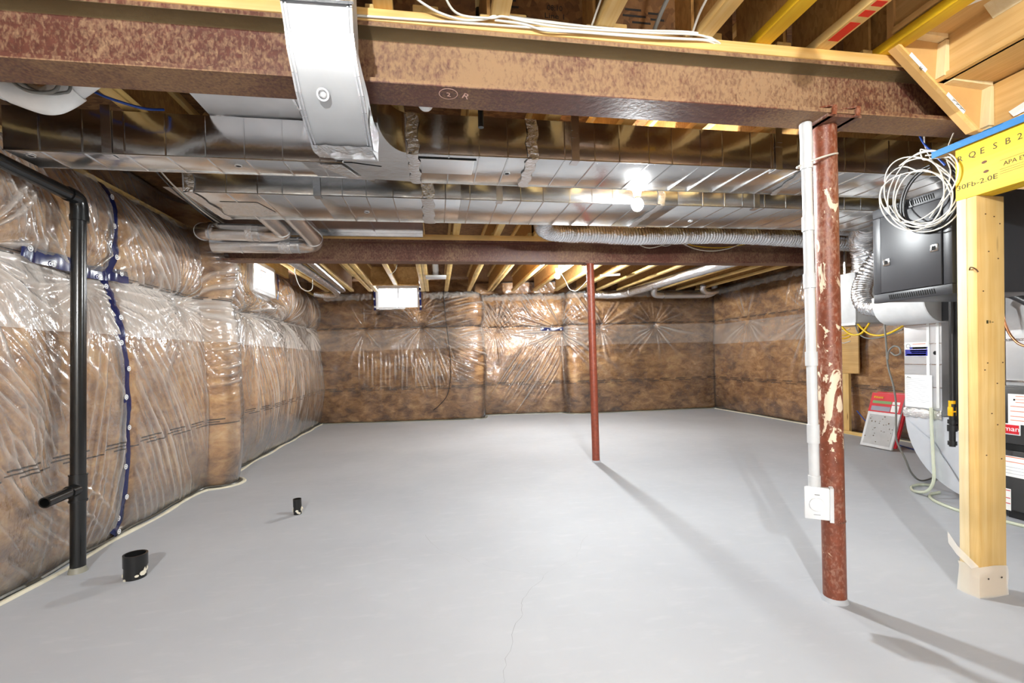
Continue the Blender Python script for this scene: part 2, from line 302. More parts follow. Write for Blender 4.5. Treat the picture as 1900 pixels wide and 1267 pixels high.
# ------------------------------------------------------------------ mesh helpers (all in world coordinates)
class MB:
    def __init__(s): s.v = []; s.f = []; s.mi = []; s.k = 0
    def add(s, vs, fs, mi=None):
        b = len(s.v); s.v += [tuple(p) for p in vs]
        s.f += [tuple(i+b for i in q) for q in fs]; s.mi += [s.k if mi is None else mi]*len(fs); return s
    def box(s, x0, x1, y0, y1, z0, z1):
        x0, x1 = sorted((x0, x1)); y0, y1 = sorted((y0, y1)); z0, z1 = sorted((z0, z1))
        return s.add([(x0,y0,z0),(x1,y0,z0),(x1,y1,z0),(x0,y1,z0),(x0,y0,z1),(x1,y0,z1),(x1,y1,z1),(x0,y1,z1)],
                     [(0,3,2,1),(4,5,6,7),(0,1,5,4),(1,2,6,5),(2,3,7,6),(3,0,4,7)])
    def bar(s, a, b, w, h, up=(0, 0, 1)):
        a = Vector(a); b = Vector(b); d = (b-a).normalized(); sd = d.cross(Vector(up))
        if sd.length < 1e-4: sd = d.cross(Vector((1, 0, 0)))
        sd.normalize(); n = sd.cross(d)
        vs = [p + sd*i*w/2 + n*j*h/2 for p in (a, b) for i, j in ((-1,-1),(1,-1),(1,1),(-1,1))]
        return s.add(vs, [(0,1,2,3),(7,6,5,4),(0,4,5,1),(1,5,6,2),(2,6,7,3),(3,7,4,0)])
    def prism(s, poly, axis, a, b):
        """poly: 2D points in the two other axes (order x,y,z without the extruded one)"""
        def P(p, t): return {'x': (t, p[0], p[1]), 'y': (p[0], t, p[1]), 'z': (p[0], p[1], t)}[axis]
        n = len(poly); vs = [P(p, a) for p in poly] + [P(p, b) for p in poly]
        fs = [tuple(range(n)), tuple(reversed(range(n, 2*n)))] + [(i, i+n, (i+1) % n+n, (i+1) % n) for i in range(n)]
        return s.add(vs, fs)
    def tube(s, pts, r, seg=10, cap=True, rs=None, smooth=0):
        pts = [Vector(p) for p in pts]
        if smooth: pts = spline(pts, smooth)
        n = len(pts); rl = rs if rs else [r]*n
        if rs and smooth: rl = [rs[0]]*n
        ds = [(pts[min(i+1, n-1)]-pts[max(i-1, 0)]).normalized() for i in range(n)]
        up = Vector((0, 0, 1)) if abs(ds[0].z) < 0.9 else Vector((1, 0, 0))
        nr = ds[0].cross(up).normalized(); vs = []; fs = []
        for i in range(n):
            nr = (nr - ds[i]*nr.dot(ds[i])).normalized(); bn = ds[i].cross(nr)
            k = 1.0
            if 0 < i < n-1:
                c = (pts[i]-pts[i-1]).normalized().dot((pts[i+1]-pts[i]).normalized()); k = min(1.3, 1/max(.6, math.sqrt((1+c)/2)))
            for j in range(seg):
                a = 2*math.pi*j/seg; vs.append(pts[i] + (nr*math.cos(a)+bn*math.sin(a))*rl[i]*k)
        for i in range(n-1):
            for j in range(seg):
                a, b = i*seg+j, i*seg+(j+1) % seg; fs.append((a, a+seg, b+seg, b))
        if cap: fs += [tuple(range(seg)), tuple(reversed(range((n-1)*seg, n*seg)))]
        return s.add(vs, fs)
    def ring(s, p0, p1, ro, ri, seg=20):
        p0 = Vector(p0); p1 = Vector(p1); d = (p1-p0).normalized()
        a = d.cross(Vector((0, 0, 1)) if abs(d.z) < .9 else Vector((1, 0, 0))).normalized(); b = d.cross(a); vs = []
        for p, r in ((p0, ro), (p1, ro), (p1, ri), (p0, ri)):
            for j in range(seg):
                t = 2*math.pi*j/seg; vs.append(p + (a*math.cos(t)+b*math.sin(t))*r)
        fs = [(q*seg+j, q*seg+(j+1) % seg, ((q+1) % 4)*seg+(j+1) % seg, ((q+1) % 4)*seg+j) for q in range(4) for j in range(seg)]
        return s.add(vs, fs)
    def ball(s, c, r, sx=1, sy=1, sz=1, nu=16, nv=10):
        vs = []; fs = []
        for i in range(nv+1):
            th = math.pi*i/nv
            for j in range(nu):
                ph = 2*math.pi*j/nu; vs.append((c[0]+r*sx*math.sin(th)*math.cos(ph), c[1]+r*sy*math.sin(th)*math.sin(ph), c[2]+r*sz*math.cos(th)))
        for i in range(nv):
            for j in range(nu): fs.append((i*nu+j, (i+1)*nu+j, (i+1)*nu+(j+1) % nu, i*nu+(j+1) % nu))
        return s.add(vs, fs)
    def disc(s, c, nrm, r, th=0.002, seg=16, rx=1.0):
        n = Vector(nrm).normalized(); a = n.cross(Vector((0, 0, 1)) if abs(n.z) < .9 else Vector((1, 0, 0))).normalized(); b = n.cross(a)
        c = Vector(c); vs = [c + n*t + a*math.cos(2*math.pi*j/seg)*r*rx + b*math.sin(2*math.pi*j/seg)*r for t in (0, th) for j in range(seg)]
        fs = [tuple(reversed(range(seg))), tuple(range(seg, 2*seg))] + [(j, (j+1) % seg, (j+1) % seg+seg, j+seg) for j in range(seg)]
        return s.add(vs, fs)
    def build(s, name, mat, parent=None, loc=None, sharp=35, bevel=0.0):
        base = wloc(parent) if parent is not None else Vector(loc or (0, 0, 0))
        me = bpy.data.meshes.new(name)
        me.from_pydata([tuple(Vector(p)-base) for p in s.v], [], s.f)
        ml = mat if isinstance(mat, (list, tuple)) else [mat]
        for m in ml: me.materials.append(m)
        if len(ml) > 1: me.polygons.foreach_set('material_index', s.mi)
        bm = bmesh.new(); bm.from_mesh(me)
        if bevel:
            es = [e for e in bm.edges if len(e.link_faces) == 2 and e.calc_face_angle(0) > 0.7]
            bmesh.ops.bevel(bm, geom=es, offset=bevel, segments=2, affect='EDGES', profile=0.5)
        bmesh.ops.recalc_face_normals(bm, faces=bm.faces); bm.to_mesh(me); bm.free()
        me.shade_smooth(); me.set_sharp_from_angle(angle=RAD(sharp))
        o = bpy.data.objects.new(name, me); C.objects.link(o)
        if parent is not None: o.parent = parent
        else: o.location = base
        return o
WL = {}
def wloc(o):
    v = Vector((0, 0, 0))
    while o is not None: v += o.location; o = o.parent
    return v
def spline(pts, sub=8):
    P = [pts[0]*2-pts[1]] + list(pts) + [pts[-1]*2-pts[-2]]; out = []
    for i in range(1, len(P)-2):
        for k in range(sub):
            t = k/sub; a, b, c, d = P[i-1], P[i], P[i+1], P[i+2]
            out.append(0.5*((2*b)+(c-a)*t+(2*a-5*b+4*c-d)*t*t+(3*b-a-3*c+d)*t**3))
    out.append(P[-2]); return out
def thing(name, label, cat, loc=(0, 0, 0), group=None):
    o = bpy.data.objects.new(name, None); C.objects.link(o); o.location = loc; o.empty_display_size = 0.05
    return tag(o, label, cat, group)
def tag(o, label, cat, group=None):
    o['label'] = label; o['category'] = cat
    if group: o['group'] = group
    return o
def struct(o, label=None):
    o['kind'] = 'structure'
    if label: o['label'] = label; 
    return o
def B(name, mat, parent, *dims, bevel=0.0, loc=None, label=None):
    o = MB().box(*dims).build(name, mat, parent, loc, bevel=bevel)
    if label: o['label'] = label
    return o
def text(name, body, size, org, xd, yd, mat, parent, width=None, shear=0.0, spacing=1.0):
    cu = bpy.data.curves.new(name, 'FONT'); cu.body = body; cu.size = size; cu.extrude = 0.0004; cu.resolution_u = 2; cu.shear = shear; cu.space_character = spacing
    o = bpy.data.objects.new(name, cu); C.objects.link(o); bpy.context.view_layer.update()
    me = bpy.data.meshes.new_from_object(o.evaluated_get(bpy.context.evaluated_depsgraph_get())); bpy.data.objects.remove(o)
    xs = [v.co.x for v in me.vertices]; k = width/(max(xs)-min(xs)) if width else 1.0
    xd = Vector(xd).normalized(); yd = Vector(yd).normalized(); nd = xd.cross(yd); base = wloc(parent)
    for v in me.vertices: v.co = Vector(org) + xd*(v.co.x*k) + yd*v.co.y + nd*v.co.z - base
    me.materials.clear(); me.materials.append(mat); me.name = name
    p = bpy.data.objects.new(name, me); C.objects.link(p); p.parent = parent; return p
def noise1(x, seed):
    r = np.random.RandomState(seed).rand(4096); i = np.floor(x).astype(int); t = x-i; t = t*t*(3-2*t)
    return r[i % 4096]*(1-t)+r[(i+1) % 4096]*t
def noise2(x, y, seed):
    r = np.random.RandomState(seed).rand(512, 512); i = np.floor(x).astype(int); j = np.floor(y).astype(int)
    a = x-i; b = y-j; a = a*a*(3-2*a); b = b*b*(3-2*b); g = lambda p, q: r[p % 512, q % 512]
    return (g(i, j)*(1-a)+g(i+1, j)*a)*(1-b)+(g(i, j+1)*(1-a)+g(i+1, j+1)*a)*b
def fbm(x, y, seed, o=3): return sum(noise2(x*2**k, y*2**k, seed+k)/2**k for k in range(o))/sum(1/2**k for k in range(o))

# ------------------------------------------------------------------ floor and shell
HJ, HS = 2.305, 2.60          # joist undersides, subfloor underside
fl = struct(B('floor', M['floor'], None, -2.6, 6.0, -4.2, 9.6, -0.12, 0.0), 'smooth light grey painted concrete slab')
def crack(pts, w):
    mb = MB(); P = []
    for i in range(len(pts)-1):
        a = Vector((*pts[i], 0)); b = Vector((*pts[i+1], 0))
        for k in range(6): P.append(a.lerp(b, k/6) + Vector((rnd.uniform(-.012, .012), rnd.uniform(-.012, .012), 0)))
    vs = []; fs = []
    for i, p in enumerate(P): ww = w*rnd.uniform(.4, 1.2); vs += [(p.x-ww, p.y, 0.0006), (p.x+ww, p.y, 0.0006)]
    for i in range(len(P)-1): fs.append((2*i, 2*i+1, 2*i+3, 2*i+2))
    return mb.add(vs, fs).build('crack', M['crack'], fl)
crack([(0.50, 2.25), (0.36, 2.05), (0.30, 1.88), (0.21, 1.62), (0.17, 1.45), (0.06, 1.28)], 0.0010)
crack([(0.50, 2.25), (0.32, 2.36), (0.14, 2.5), (-0.02, 2.72), (-0.12, 3.0)], 0.0007)
crack([(0.50, 2.25), (0.72, 2.42), (0.90, 2.75)], 0.0005)

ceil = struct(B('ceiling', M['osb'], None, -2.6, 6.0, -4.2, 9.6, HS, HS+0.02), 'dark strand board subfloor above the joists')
def joist(x, y0, y1, mat_f=None, w=0.064, web=True):
    L = y1-y0; mat_f = mat_f or M['pine_y']
    key = (round(L, 3), mat_f.name)
    mb = MB().box(-0.006, 0.006, 0, L, 0.036, HS-HJ-0.036); j = mb.build('joist', M['osb_web'], None)
    j.parent = ceil; j.location = (x, y0, HJ)
    for z0, z1 in ((0, 0.038), (HS-HJ-0.038, HS-HJ)):
        q = MB().box(-w/2, w/2, 0, L, z0, z1).build('flange', mat_f, None, bevel=0.003); q.parent = j
    return j
near_x = {-1.36: 0, -0.96: 0, -0.56: 0, -0.142: 0, 0.26: 0, 0.65: 0, 1.05: 0, 1.305: 1, 1.57: 2, 1.87: 1}
proto = None
def dup_joist(src, x, y0):
    c = src.copy(); C.objects.link(c); c.location = (x, y0, HJ)
    for ch in src.children:
        d = ch.copy(); C.objects.link(d); d.parent = c
    return c
pj = yj = None
for x, kind in near_x.items():
    if kind == 0:
        if pj is None: pj = joist(x, -0.6, 1.80)
        else: dup_joist(pj, x, -0.6)
    else:
        j = joist(x, -0.6, 1.80, M['yellow_y'] if kind == 1 else M['pine_y'], 0.066)
        if kind == 2:
            m = MB()
            for a, b in ((1.60, 1.50), (1.47, 1.44), (1.42, 1.395), (1.36, 1.335)): m.box(1.548, 1.592, a, b, HJ-0.0012, HJ-0.0002)
            m.build('spray_mark', M['redmark'], j)
mj = None
for k in range(-4, 13):
    x = 0.225 + 0.4*k
    if mj is None: mj = joist(x, 1.68, 4.67)
    else: dup_joist(mj, x, 1.68)
fj = None
for k in range(-5, 13):
    x = 0.21 + 0.4*k
    if k == -2: continue
    if fj is None: fj = joist(x, 4.55, 8.27)
    else: dup_joist(fj, x, 4.55)
joist(-0.602, 4.55, 7.58); joist(-0.12, 4.55, 8.27); joist(-1.08, 4.55, 8.27); joist(0.975, 4.55, 8.27); joist(-1.70, 4.55, 8.27)
B('header_board', M['osb_web'], ceil, -1.02, -0.24, 7.585, 7.625, HJ, HS)
B('rim_board', M['osb_web'], ceil, -2.36, -2.32, -0.6, 5.4, 2.36, HS); B('rim_board', M['osb_web'], ceil, -2.36, -2.32, 8.3, 8.9, 2.36, HS); B('header_board', M['pine_y'], ceil, -2.16, -2.12, 5.4, 7.3, 2.362, HS)
for x0, x1 in ((-2.3, -1.42), (-1.33, -1.0), (-0.2, 0.19), (0.27, 0.63), (0.7, 1.02), (1.08, 1.28), (1.34, 1.54), (1.6, 1.84)):
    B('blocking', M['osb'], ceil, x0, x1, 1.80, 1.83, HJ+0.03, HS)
for x in (0.015, 0.335, 0.725, 1.12): B('squash_block', M['pine_y'], ceil, x-0.045 if x > .1 else x-.06, x+0.03, 1.68, 1.72, HJ, HJ+0.05, bevel=0.004)
text('stamp', '08:10', 0.030, (0.474, 1.7992, 2.470), (1, 0, 0), (0, 0, 1), M['ink'], ceil, 0.062); text('stamp', 'Line 1', 0.030, (0.462, 1.7992, 2.438), (1, 0, 0), (0, 0, 1), M['ink'], ceil, 0.078)
m = MB()
for k, (x, z, w_) in enumerate(((.80, 2.50, .07), (.90, 2.492, .05), (.79, 2.475, .10), (.91, 2.468, .06), (.83, 2.450, .08), (.30, 2.49, .05), (.29, 2.465, .07))): m.box(x, x+w_, 1.7988, 1.7996, z, z+.008)
m.build('stamp_lines', M['ink'], ceil)['kind'] = 'stuff'

# concrete walls behind the insulation
def wall(name, boxes, mat, label=None):
    mb = MB()
    for b in boxes: mb.box(*b)
    return struct(mb.build(name, mat, None), label)
WY = (5.84, 6.60, 1.98, 2.355)         # window in the left wall: y0,y1,z0,z1
WX = (-1.02, -0.27, 2.03, 2.44)       # window in the back wall: x0,x1,z0,z1
wl = wall('wall_left', [(-2.62, -2.42, -4.2, WY[0]-.1, 0, HS), (-2.62, -2.42, WY[1]+2.1, 9.6, 0, HS), (-2.62, -2.42, WY[0]-.1, WY[1]+2.1, 0, WY[2]-.05), (-2.62, -2.42, WY[0]-.1, WY[1]+2.1, HS-.05, HS)], M['concrete'], 'concrete wall under clear film and brown insulation')
wb = wall('wall_back', [(-2.6, WX[0]-.15, 9.3, 9.5, 0, HS), (WX[1]+.1, 6.0, 9.3, 9.5, 0, HS), (WX[0]-.15, WX[1]+.1, 9.3, 9.5, 0, WX[2]), (WX[0]-.15, WX[1]+.1, 9.3, 9.5, HS-.05, HS)], M['concrete'], 'concrete wall under film and dark brown insulation')
wr = wall('wall_right', [(5.6, 5.8, -4.2, 9.6, 0, HS)], M['concrete'], 'concrete wall under dark brown insulation on the right')
wf = wall('wall_front', [(-2.6, 6.0, -4.2, -4.0, 0, HS)], M['drywall'], 'plain wall behind the viewer')

# ---- insulation blankets
def path_of(pts, ds=0.012, sm=6):
    P = np.array(pts, float); seg = np.hypot(*(P[1:]-P[:-1]).T); t = np.r_[0, np.cumsum(seg)]
    n = int(t[-1]/ds)+1; q = np.linspace(0, t[-1], n); xy = np.c_[np.interp(q, t, P[:, 0]), np.interp(q, t, P[:, 1])]
    k = np.exp(-0.5*(np.arange(-3*sm, 3*sm+1)/sm)**2); k /= k.sum()
    e = np.pad(xy, ((3*sm, 3*sm), (0, 0)), mode='reflect', reflect_type='odd')
    xy = np.c_[np.convolve(e[:, 0], k, 'valid'), np.convolve(e[:, 1], k, 'valid')]
    d = np.gradient(xy, axis=0); d /= np.hypot(*d.T)[:, None]
    s = np.r_[0, np.cumsum(np.hypot(*(xy[1:]-xy[:-1]).T))]
    return xy, np.c_[d[:, 1], -d[:, 0]], s
def sheet(name, mat, parent, path, z, off, s, hole=None, gather=None):
    xy, nr, _ = path; n, m = len(xy), len(z)
    X = xy[:, 0][:, None]+nr[:, 0][:, None]*off; Y = xy[:, 1][:, None]+nr[:, 1][:, None]*off; Zz = np.repeat(z[None, :], n, 0)
    co = np.stack([X, Y, Zz], -1).reshape(-1, 3)
    i, j = np.meshgrid(np.arange(n-1), np.arange(m-1), indexing='ij'); a = (i*m+j)
    keep = np.ones_like(a, bool)
    if hole is not None:
        for ax, lo, hi, z0, z1 in hole:
            cc = xy[:-1, ax][:, None]; keep &= ~((cc > lo) & (cc < hi) & (z[:-1][None, :] > z0) & (z[:-1][None, :] < z1))
    a = a[keep]; F = np.c_[a, a+m, a+m+1, a+1]
    me = bpy.data.meshes.new(name); base = np.array(wloc(parent)); me.vertices.add(len(co)); me.vertices.foreach_set('co', (co-base).ravel())
    me.loops.add(F.size); me.loops.foreach_set('vertex_index', F.ravel().astype(np.int32))
    me.polygons.add(len(F)); me.polygons.foreach_set('loop_start', (np.arange(len(F))*4).astype(np.int32))
    me.update(calc_edges=True)
    uv = me.uv_layers.new(name='UVMap'); UV = np.stack([np.repeat(s[:, None], m, 1), Zz], -1).reshape(-1, 2)
    uv.data.foreach_set('uv', UV[F.ravel()].ravel())
    if gather is not None: me.attributes.new('gather', 'FLOAT', 'POINT').data.foreach_set('value', gather.ravel().astype(np.float32))
    me.materials.append(mat); me.polygons.foreach_set('use_smooth', np.ones(len(F), bool)); me.update()
    o = bpy.data.objects.new(name, me); C.objects.link(o); o.parent = parent; return o
_r1, _r2 = np.random.RandomState(77).rand(4096), np.random.RandomState(78).rand(4096)
def ridge(q, w=0.17):
    """thin sharp creases with flat film between them, each of its own height"""
    i = np.floor(q).astype(int); fr = q-i; h = _r1[i % 4096]; c = 0.5+0.4*(_r2[i % 4096]-0.5)
    return (0.15+0.85*h*h)*np.exp(-((fr-c)/w)**2)
def pinch(S_, Z_, s0, z0, R, n, A, seed, dimple=0.05, rd=0.10, lo=-9, hi=9):
    dx = S_-s0; dz = Z_-z0; r = np.hypot(dx, dz)+1e-6; th = np.arctan2(dz, dx)
    q = n*th/(2*np.pi) + 0.5*noise1((th+4)*2.3, seed) + 0.35*noise2(S_*4+9, Z_*4+9, seed)*np.clip(r*3, 0, 1) + seed*3
    ln = R*(0.35+0.8*noise1((th+4)*3.1, seed+1))
    amp = 2.3*A*np.clip(r/(0.12*R), 0, 1)*np.exp(-(r/ln)**2)
    return amp*ridge(q, 0.20) - dimple*np.exp(-(r/rd)**1.2)
def streaks(S_, Z_, s0, z0, L, Wd, ang, wl, A, seed):
    c, s = math.cos(ang), math.sin(ang); u = (S_-s0)*c+(Z_-z0)*s; v = -(S_-s0)*s+(Z_-z0)*c
    q = v/wl + 1.3*noise2(u*1.1+30, v*1.5+30, seed) + seed
    i = np.floor(q).astype(int); uo = (_r2[(i*7+seed) % 4096]-.5)*L*0.9; ll = L*(0.3+0.7*_r1[(i*5+seed) % 4096])
    return 2.2*A*ridge(q, 0.20)*np.exp(-((u-uo)/ll)**2-(v/Wd)**4)
def blanket(parent, path, ztop, bulge, folds, poly, label_, zres=0.007, hole=None, seam=1.69, rough=0.010, recess=None, batt='batt', flat=lambda a, b: 1.0):
    xy, nr, s = path; z = np.arange(0.0, ztop+1e-6, zres)
    S_, Z_ = np.meshgrid(s, z, indexing='ij')
    lo_, hi_ = np.clip(Z_/seam, 0, 1), np.clip((Z_-seam)/(2.30-seam), 0, 1)
    b = bulge(S_, Z_)*(np.sin(np.pi*np.clip(lo_, 0, 1))**0.55*(Z_ < seam) + 0.85*np.sin(np.pi*hi_)**0.6*(Z_ >= seam))
    b = b*flat(S_, Z_)*(0.75+0.5*fbm(S_*1.6+3, Z_*1.6+3, 11, 2)) + 0.02*(fbm(S_*3, Z_*3, 21, 3)-.5)
    if recess is not None: b = b - recess*np.clip((Z_-2.29)/0.06, 0, 1)
    w = (folds(S_, Z_) if folds else 0.0)*np.clip(flat(S_, Z_)*1.0+.15, 0, 1)
    g = np.clip((w if folds else 0*S_)/0.018, 0, 1)
    w = w + rough*(fbm(S_*7+5, Z_*5+5, 31, 2)-0.5)
    o1 = sheet('poly_sheet', poly, parent, path, z, b+w+0.012, s, hole, g); o1['label'] = label_
    st = 3
    p2 = (xy[::st], nr[::st], s[::st]); b2 = np.minimum(b, b+w)[::st, ::st]-0.010+0.010*(fbm(S_*12, Z_*12, 51, 2)[::st, ::st]-1)
    o2 = sheet('insulation_batt', M[batt], parent, p2, z[::st], b2, s[::st], hole); o2['label'] = 'brown mottled fibre batt behind the film'
    T = b+w+0.012
    return lambda a, zz: T[int(np.argmin(np.abs(s-a))), int(np.clip(zz/zres, 0, len(z)-1))]
# left wall (path runs away from the viewer, room on the right-hand side)
pl = path_of([(-2.13, 0.9), (-2.13, 4.40), (-2.10, 4.52), (-1.93, 4.57), (-1.885, 4.68), (-1.93, 4.80), (-2.12, 4.88), (-2.14, 5.4), (-2.13, 8.85)], 0.007, 7)
sy = lambda y: float(np.interp(y, pl[0][:, 1], pl[2]))
def folds_left(S_, Z_):
    w = np.zeros_like(S_)
    for y, zz, R, n, A, sd, lo, hi in ((3.16, 1.63, 0.75, 30, 0.014, 1, -9, 9), (4.22, 1.62, 0.8, 34, 0.016, 2, -9, 9), (5.60, 1.70, 0.75, 36, 0.018, 3, -9, 9), (6.92, 1.66, 0.9, 34, 0.018, 4, -9, 9),
                                     (8.2, 1.67, 0.6, 24, 0.014, 5, -9, 9), (5.54, 1.94, 0.45, 26, 0.014, 6, -9, 9), (6.45, 1.94, 0.45, 26, 0.014, 7, -9, 9), (2.45, 1.68, 0.7, 26, 0.012, 8, -9, 9)):
        w += pinch(S_, Z_, sy(y), zz, R, n, A, sd*7, 0.055, 0.09, lo, hi)
    for y, zz, L, Wd, a, wl_, A, sd in ((3.90, 1.00, .60, .50, -1.02, .075, .012, 61), (3.80, 0.50, .50, .42, -1.08, .070, .012, 65), (2.55, 0.45, .40, .45, -.95, .055, .009, 62), (2.75, 1.05, .35, .45, -.85, .05, .008, 68), (2.6, .75, .3, .4, -1.3, .05, .008, 97), (2.9, .3, .3, .3, -.7, .05, .008, 98),
                                        (3.15, 0.55, .70, .24, 1.40, .055, .010, 69), (2.6, 2.0, .40, .50, -1.05, .050, .011, 63), (3.75, 2.0, .45, .45, -.85, .050, .011, 64), (3.1, 2.05, .35, .35, -1.2, .045, .010, 90),
                                        (6.0, 0.95, .75, .60, -1.35, .075, .013, 66), (7.2, .9, .7, .6, -1.75, .10, .010, 91), (4.62, 1.15, .14, .55, .25, .060, .007, 67), (4.66, 2.0, .2, .35, .3, .045, .008, 92), (4.3, 1.25, .4, .3, -.9, .06, .010, 93)):
        w += streaks(S_, Z_, sy(y), zz, L, Wd, a, wl_, A, sd)
    w -= 0.035*np.exp(-((S_-sy(3.40))/0.035)**2)*(Z_ > 0.05)
    return w
bl = blanket(wl, pl, HS-0.02, lambda s, z: 0.125+0.09*np.exp(-((s-sy(6.3))/0.9)**2)-0.06*np.exp(-((s-sy(4.68))/0.22)**2), folds_left, M['poly_left'],
             'hazy wrinkled clear film over the brown batts, left wall', hole=[(1, WY[0], WY[1], WY[2], 9)], seam=1.68, recess=0.12, batt='batt_left_lit',
             flat=lambda a, b: (1-.42*np.exp(-((a-sy(2.87))/.15)**2))-0.97*(1/(1+np.exp(-(a-sy(5.42))*16)))*(1/(1+np.exp((a-sy(6.76))*16)))*(1/(1+np.exp(-(b-1.90)*28))))
pb = path_of([(-2.3, 8.78), (0.68, 8.40), (0.80, 8.42), (0.84, 8.60), (0.86, 8.93), (2.40, 8.72), (2.46, 8.66), (2.50, 8.50), (2.60, 8.45), (5.60, 8.30)], 0.009, 6)
sx = lambda x: float(np.interp(x, pb[0][:, 0], pb[2]))
def folds_back(S_, Z_):
    w = np.zeros_like(S_)
    for x, zz, R, n, A, sd in ((-1.25, 1.68, 0.55, 28, 0.013, 1), (-0.25, 1.70, 0.75, 32, 0.016, 2), (1.15, 1.63, 0.7, 30, 0.016, 3), (2.42, 1.62, 0.8, 34, 0.018, 4), (4.18, 1.64, 0.6, 26, 0.012, 5),
                            (-0.25, 1.98, 0.4, 22, 0.012, 6), (3.1, 1.62, 0.6, 22, 0.012, 7), (-1.02, 1.98, 0.35, 18, 0.010, 8)):
        w += pinch(S_, Z_, sx(x), zz, R, n, A, sd*9+100, 0.05, 0.08)
    w += streaks(S_, Z_, sx(-0.55), 0.98, 0.34, 0.75, 1.54, 0.075, 0.016, 71)
    w += streaks(S_, Z_, sx(0.0), 1.0, 0.40, 0.40, -1.25, 0.07, 0.015, 72)
    w += streaks(S_, Z_, sx(2.05), 1.05, 0.62, 0.36, 1.05, 0.070, 0.022, 73)
    w += streaks(S_, Z_, sx(1.65), 0.8, 0.62, 0.40, 0.95, 0.075, 0.020, 78)
    w += streaks(S_, Z_, sx(1.45), 1.98, 0.36, 0.8, -1.0, 0.060, 0.016, 74)
    w += streaks(S_, Z_, sx(2.8), 2.0, 0.35, 0.5, -1.0, 0.060, 0.013, 79)
    w += streaks(S_, Z_, sx(0.55), 1.85, 0.30, 0.45, 0.2, 0.055, 0.014, 75)
    w += streaks(S_, Z_, sx(0.5), 1.15, 0.45, 0.30, -0.45, 0.060, 0.014, 76)
    return w
blanket(wb, pb, HS-0.02, lambda s, z: 0.05+0.05*np.exp(-((s-sx(0.5))/0.5)**2), folds_back, M['poly_back'], 'wrinkled clear film over dark brown batts, back wall', 0.009,
        hole=[(0, WX[0], WX[1], WX[2], 9)], recess=0.10)
pr = path_of([(5.40, 8.42), (5.40, 1.0)], 0.016, 4)
sr = lambda y: 8.42-y
def folds_right(S_, Z_):
    w = np.zeros_like(S_)
    for y, zz, R, n, A, sd in ((7.3, 1.62, 0.5, 24, 0.010, 1), (5.9, 1.60, 0.6, 28, 0.014, 2), (4.5, 1.62, 0.6, 26, 0.012, 3)): w += pinch(S_, Z_, sr(y), zz, R, n, A, sd*5+200, 0.04, 0.08)
    w += streaks(S_, Z_, sr(6.0), 1.95, 0.35, 0.4, 1.3, 0.06, 0.012, 81)
    return w
blanket(wr, pr, HS-0.02, lambda s, z: 0.045+0*s, folds_right, M['poly_right'], 'smooth clear film over dark brown batts, right wall', 0.016, seam=1.635, recess=0.10)
# sealant bead and pale foam edge where the sheets meet the slab
def edge_line(path, parent, off=0.03, step=8, hem='caulk'):
    xy, nr, s = path; P = [(xy[i, 0]+nr[i, 0]*off, xy[i, 1]+nr[i, 1]*off) for i in range(0, len(xy), step)]
    mb = MB(); mb.tube([(x, y, 0.012+0.006*math.sin(i*.7)) for i, (x, y) in enumerate(P)], 0.011, 6); mb.build('sealant_bead', M['sealant'], parent)
    q = [(xy[i, 0]+nr[i, 0]*(off+0.035+0.012*math.sin(i*.05)), xy[i, 1]+nr[i, 1]*(off+0.035+0.012*math.sin(i*.05))) for i in range(0, len(xy), step)]
    mb = MB(); mb.tube([(x, y, 0.0) for x, y in q], 0.012, 6, rs=[0.011+0.007*noise1(np.array([i*.6]), 5)[0] for i in range(len(q))]); mb.build('foam_edge', M[hem], parent)
edge_line(pl, wl, 0.035); edge_line(pb, wb, 0.03, hem='caulk2'); edge_line(pr, wr, 0.03)
# navy seam tape, draped on the film
def tape(pts, w, parent, dots, xdir, nseed=0, on=None):
    vs = []; fs = []; P = spline([Vector(p) for p in pts], 10)
    if on:   # lay it on the film
        X_ = [on(p) for p in P]; X_ = [max(X_[max(0, i-2):i+3])*.6+X_[i]*.4 for i in range(len(X_))]
        for p, q in zip(P, X_): p.x = q+.004
    for i, p in enumerate(P):
        d = (P[min(i+1, len(P)-1)]-P[max(i-1, 0)]).normalized(); sd = d.cross(Vector(xdir)).normalized()
        ww = w*(0.92+0.12*math.sin(i*0.33+nseed)**2)
        for k in (-1, 0, 1): vs.append(p + sd*ww*k/2 + Vector(xdir)*(0.004*(k == 0) + 0.003*math.sin(i*0.5+k)))
    for i in range(len(P)-1):
        for k in (0, 1): fs.append((3*i+k, 3*i+k+1, 3*i+4+k, 3*i+3+k))
    o = MB().add(vs, fs).build('seam_tape', M['navy'], parent, sharp=60); o['label'] = 'shiny navy seam tape with white round marks'
    n = len(P)
    for q in range(dots):
        i = int((q+.5)/dots*n); p = P[i] + Vector(xdir)*0.011; d = (P[min(i+1, n-1)]-P[max(i-1, 0)]).normalized(); sd = d.cross(Vector(xdir)).normalized()
        m = MB(); m.ring(p + sd*w*(.28 if q % 2 else -.2), p + sd*w*(.28 if q % 2 else -.2)+Vector(xdir)*0.0012, 0.017, 0.011, 14); m.disc(p + sd*w*(.28 if q % 2 else -.2), xdir, 0.007, 0.001, 8)
        m.build('tape_mark', M['whiteprint'], o)
    return o
onl = lambda p: -2.13+float(bl(sy(p.y), p.z))
tape([(-2.06, 3.38, 2.30), (-2.05, 3.39, 2.02), (-2.045, 3.39, 1.745), (-2.07, 3.37, 1.46), (-2.045, 3.37, 1.22), (-2.04, 3.37, 0.97), (-2.04, 3.38, 0.68), (-2.045, 3.37, 0.33), (-2.075, 3.40, 0.12), (-2.06, 3.33, 0.03)], 0.078, wl, 13, (1, 0, 0), on=onl)
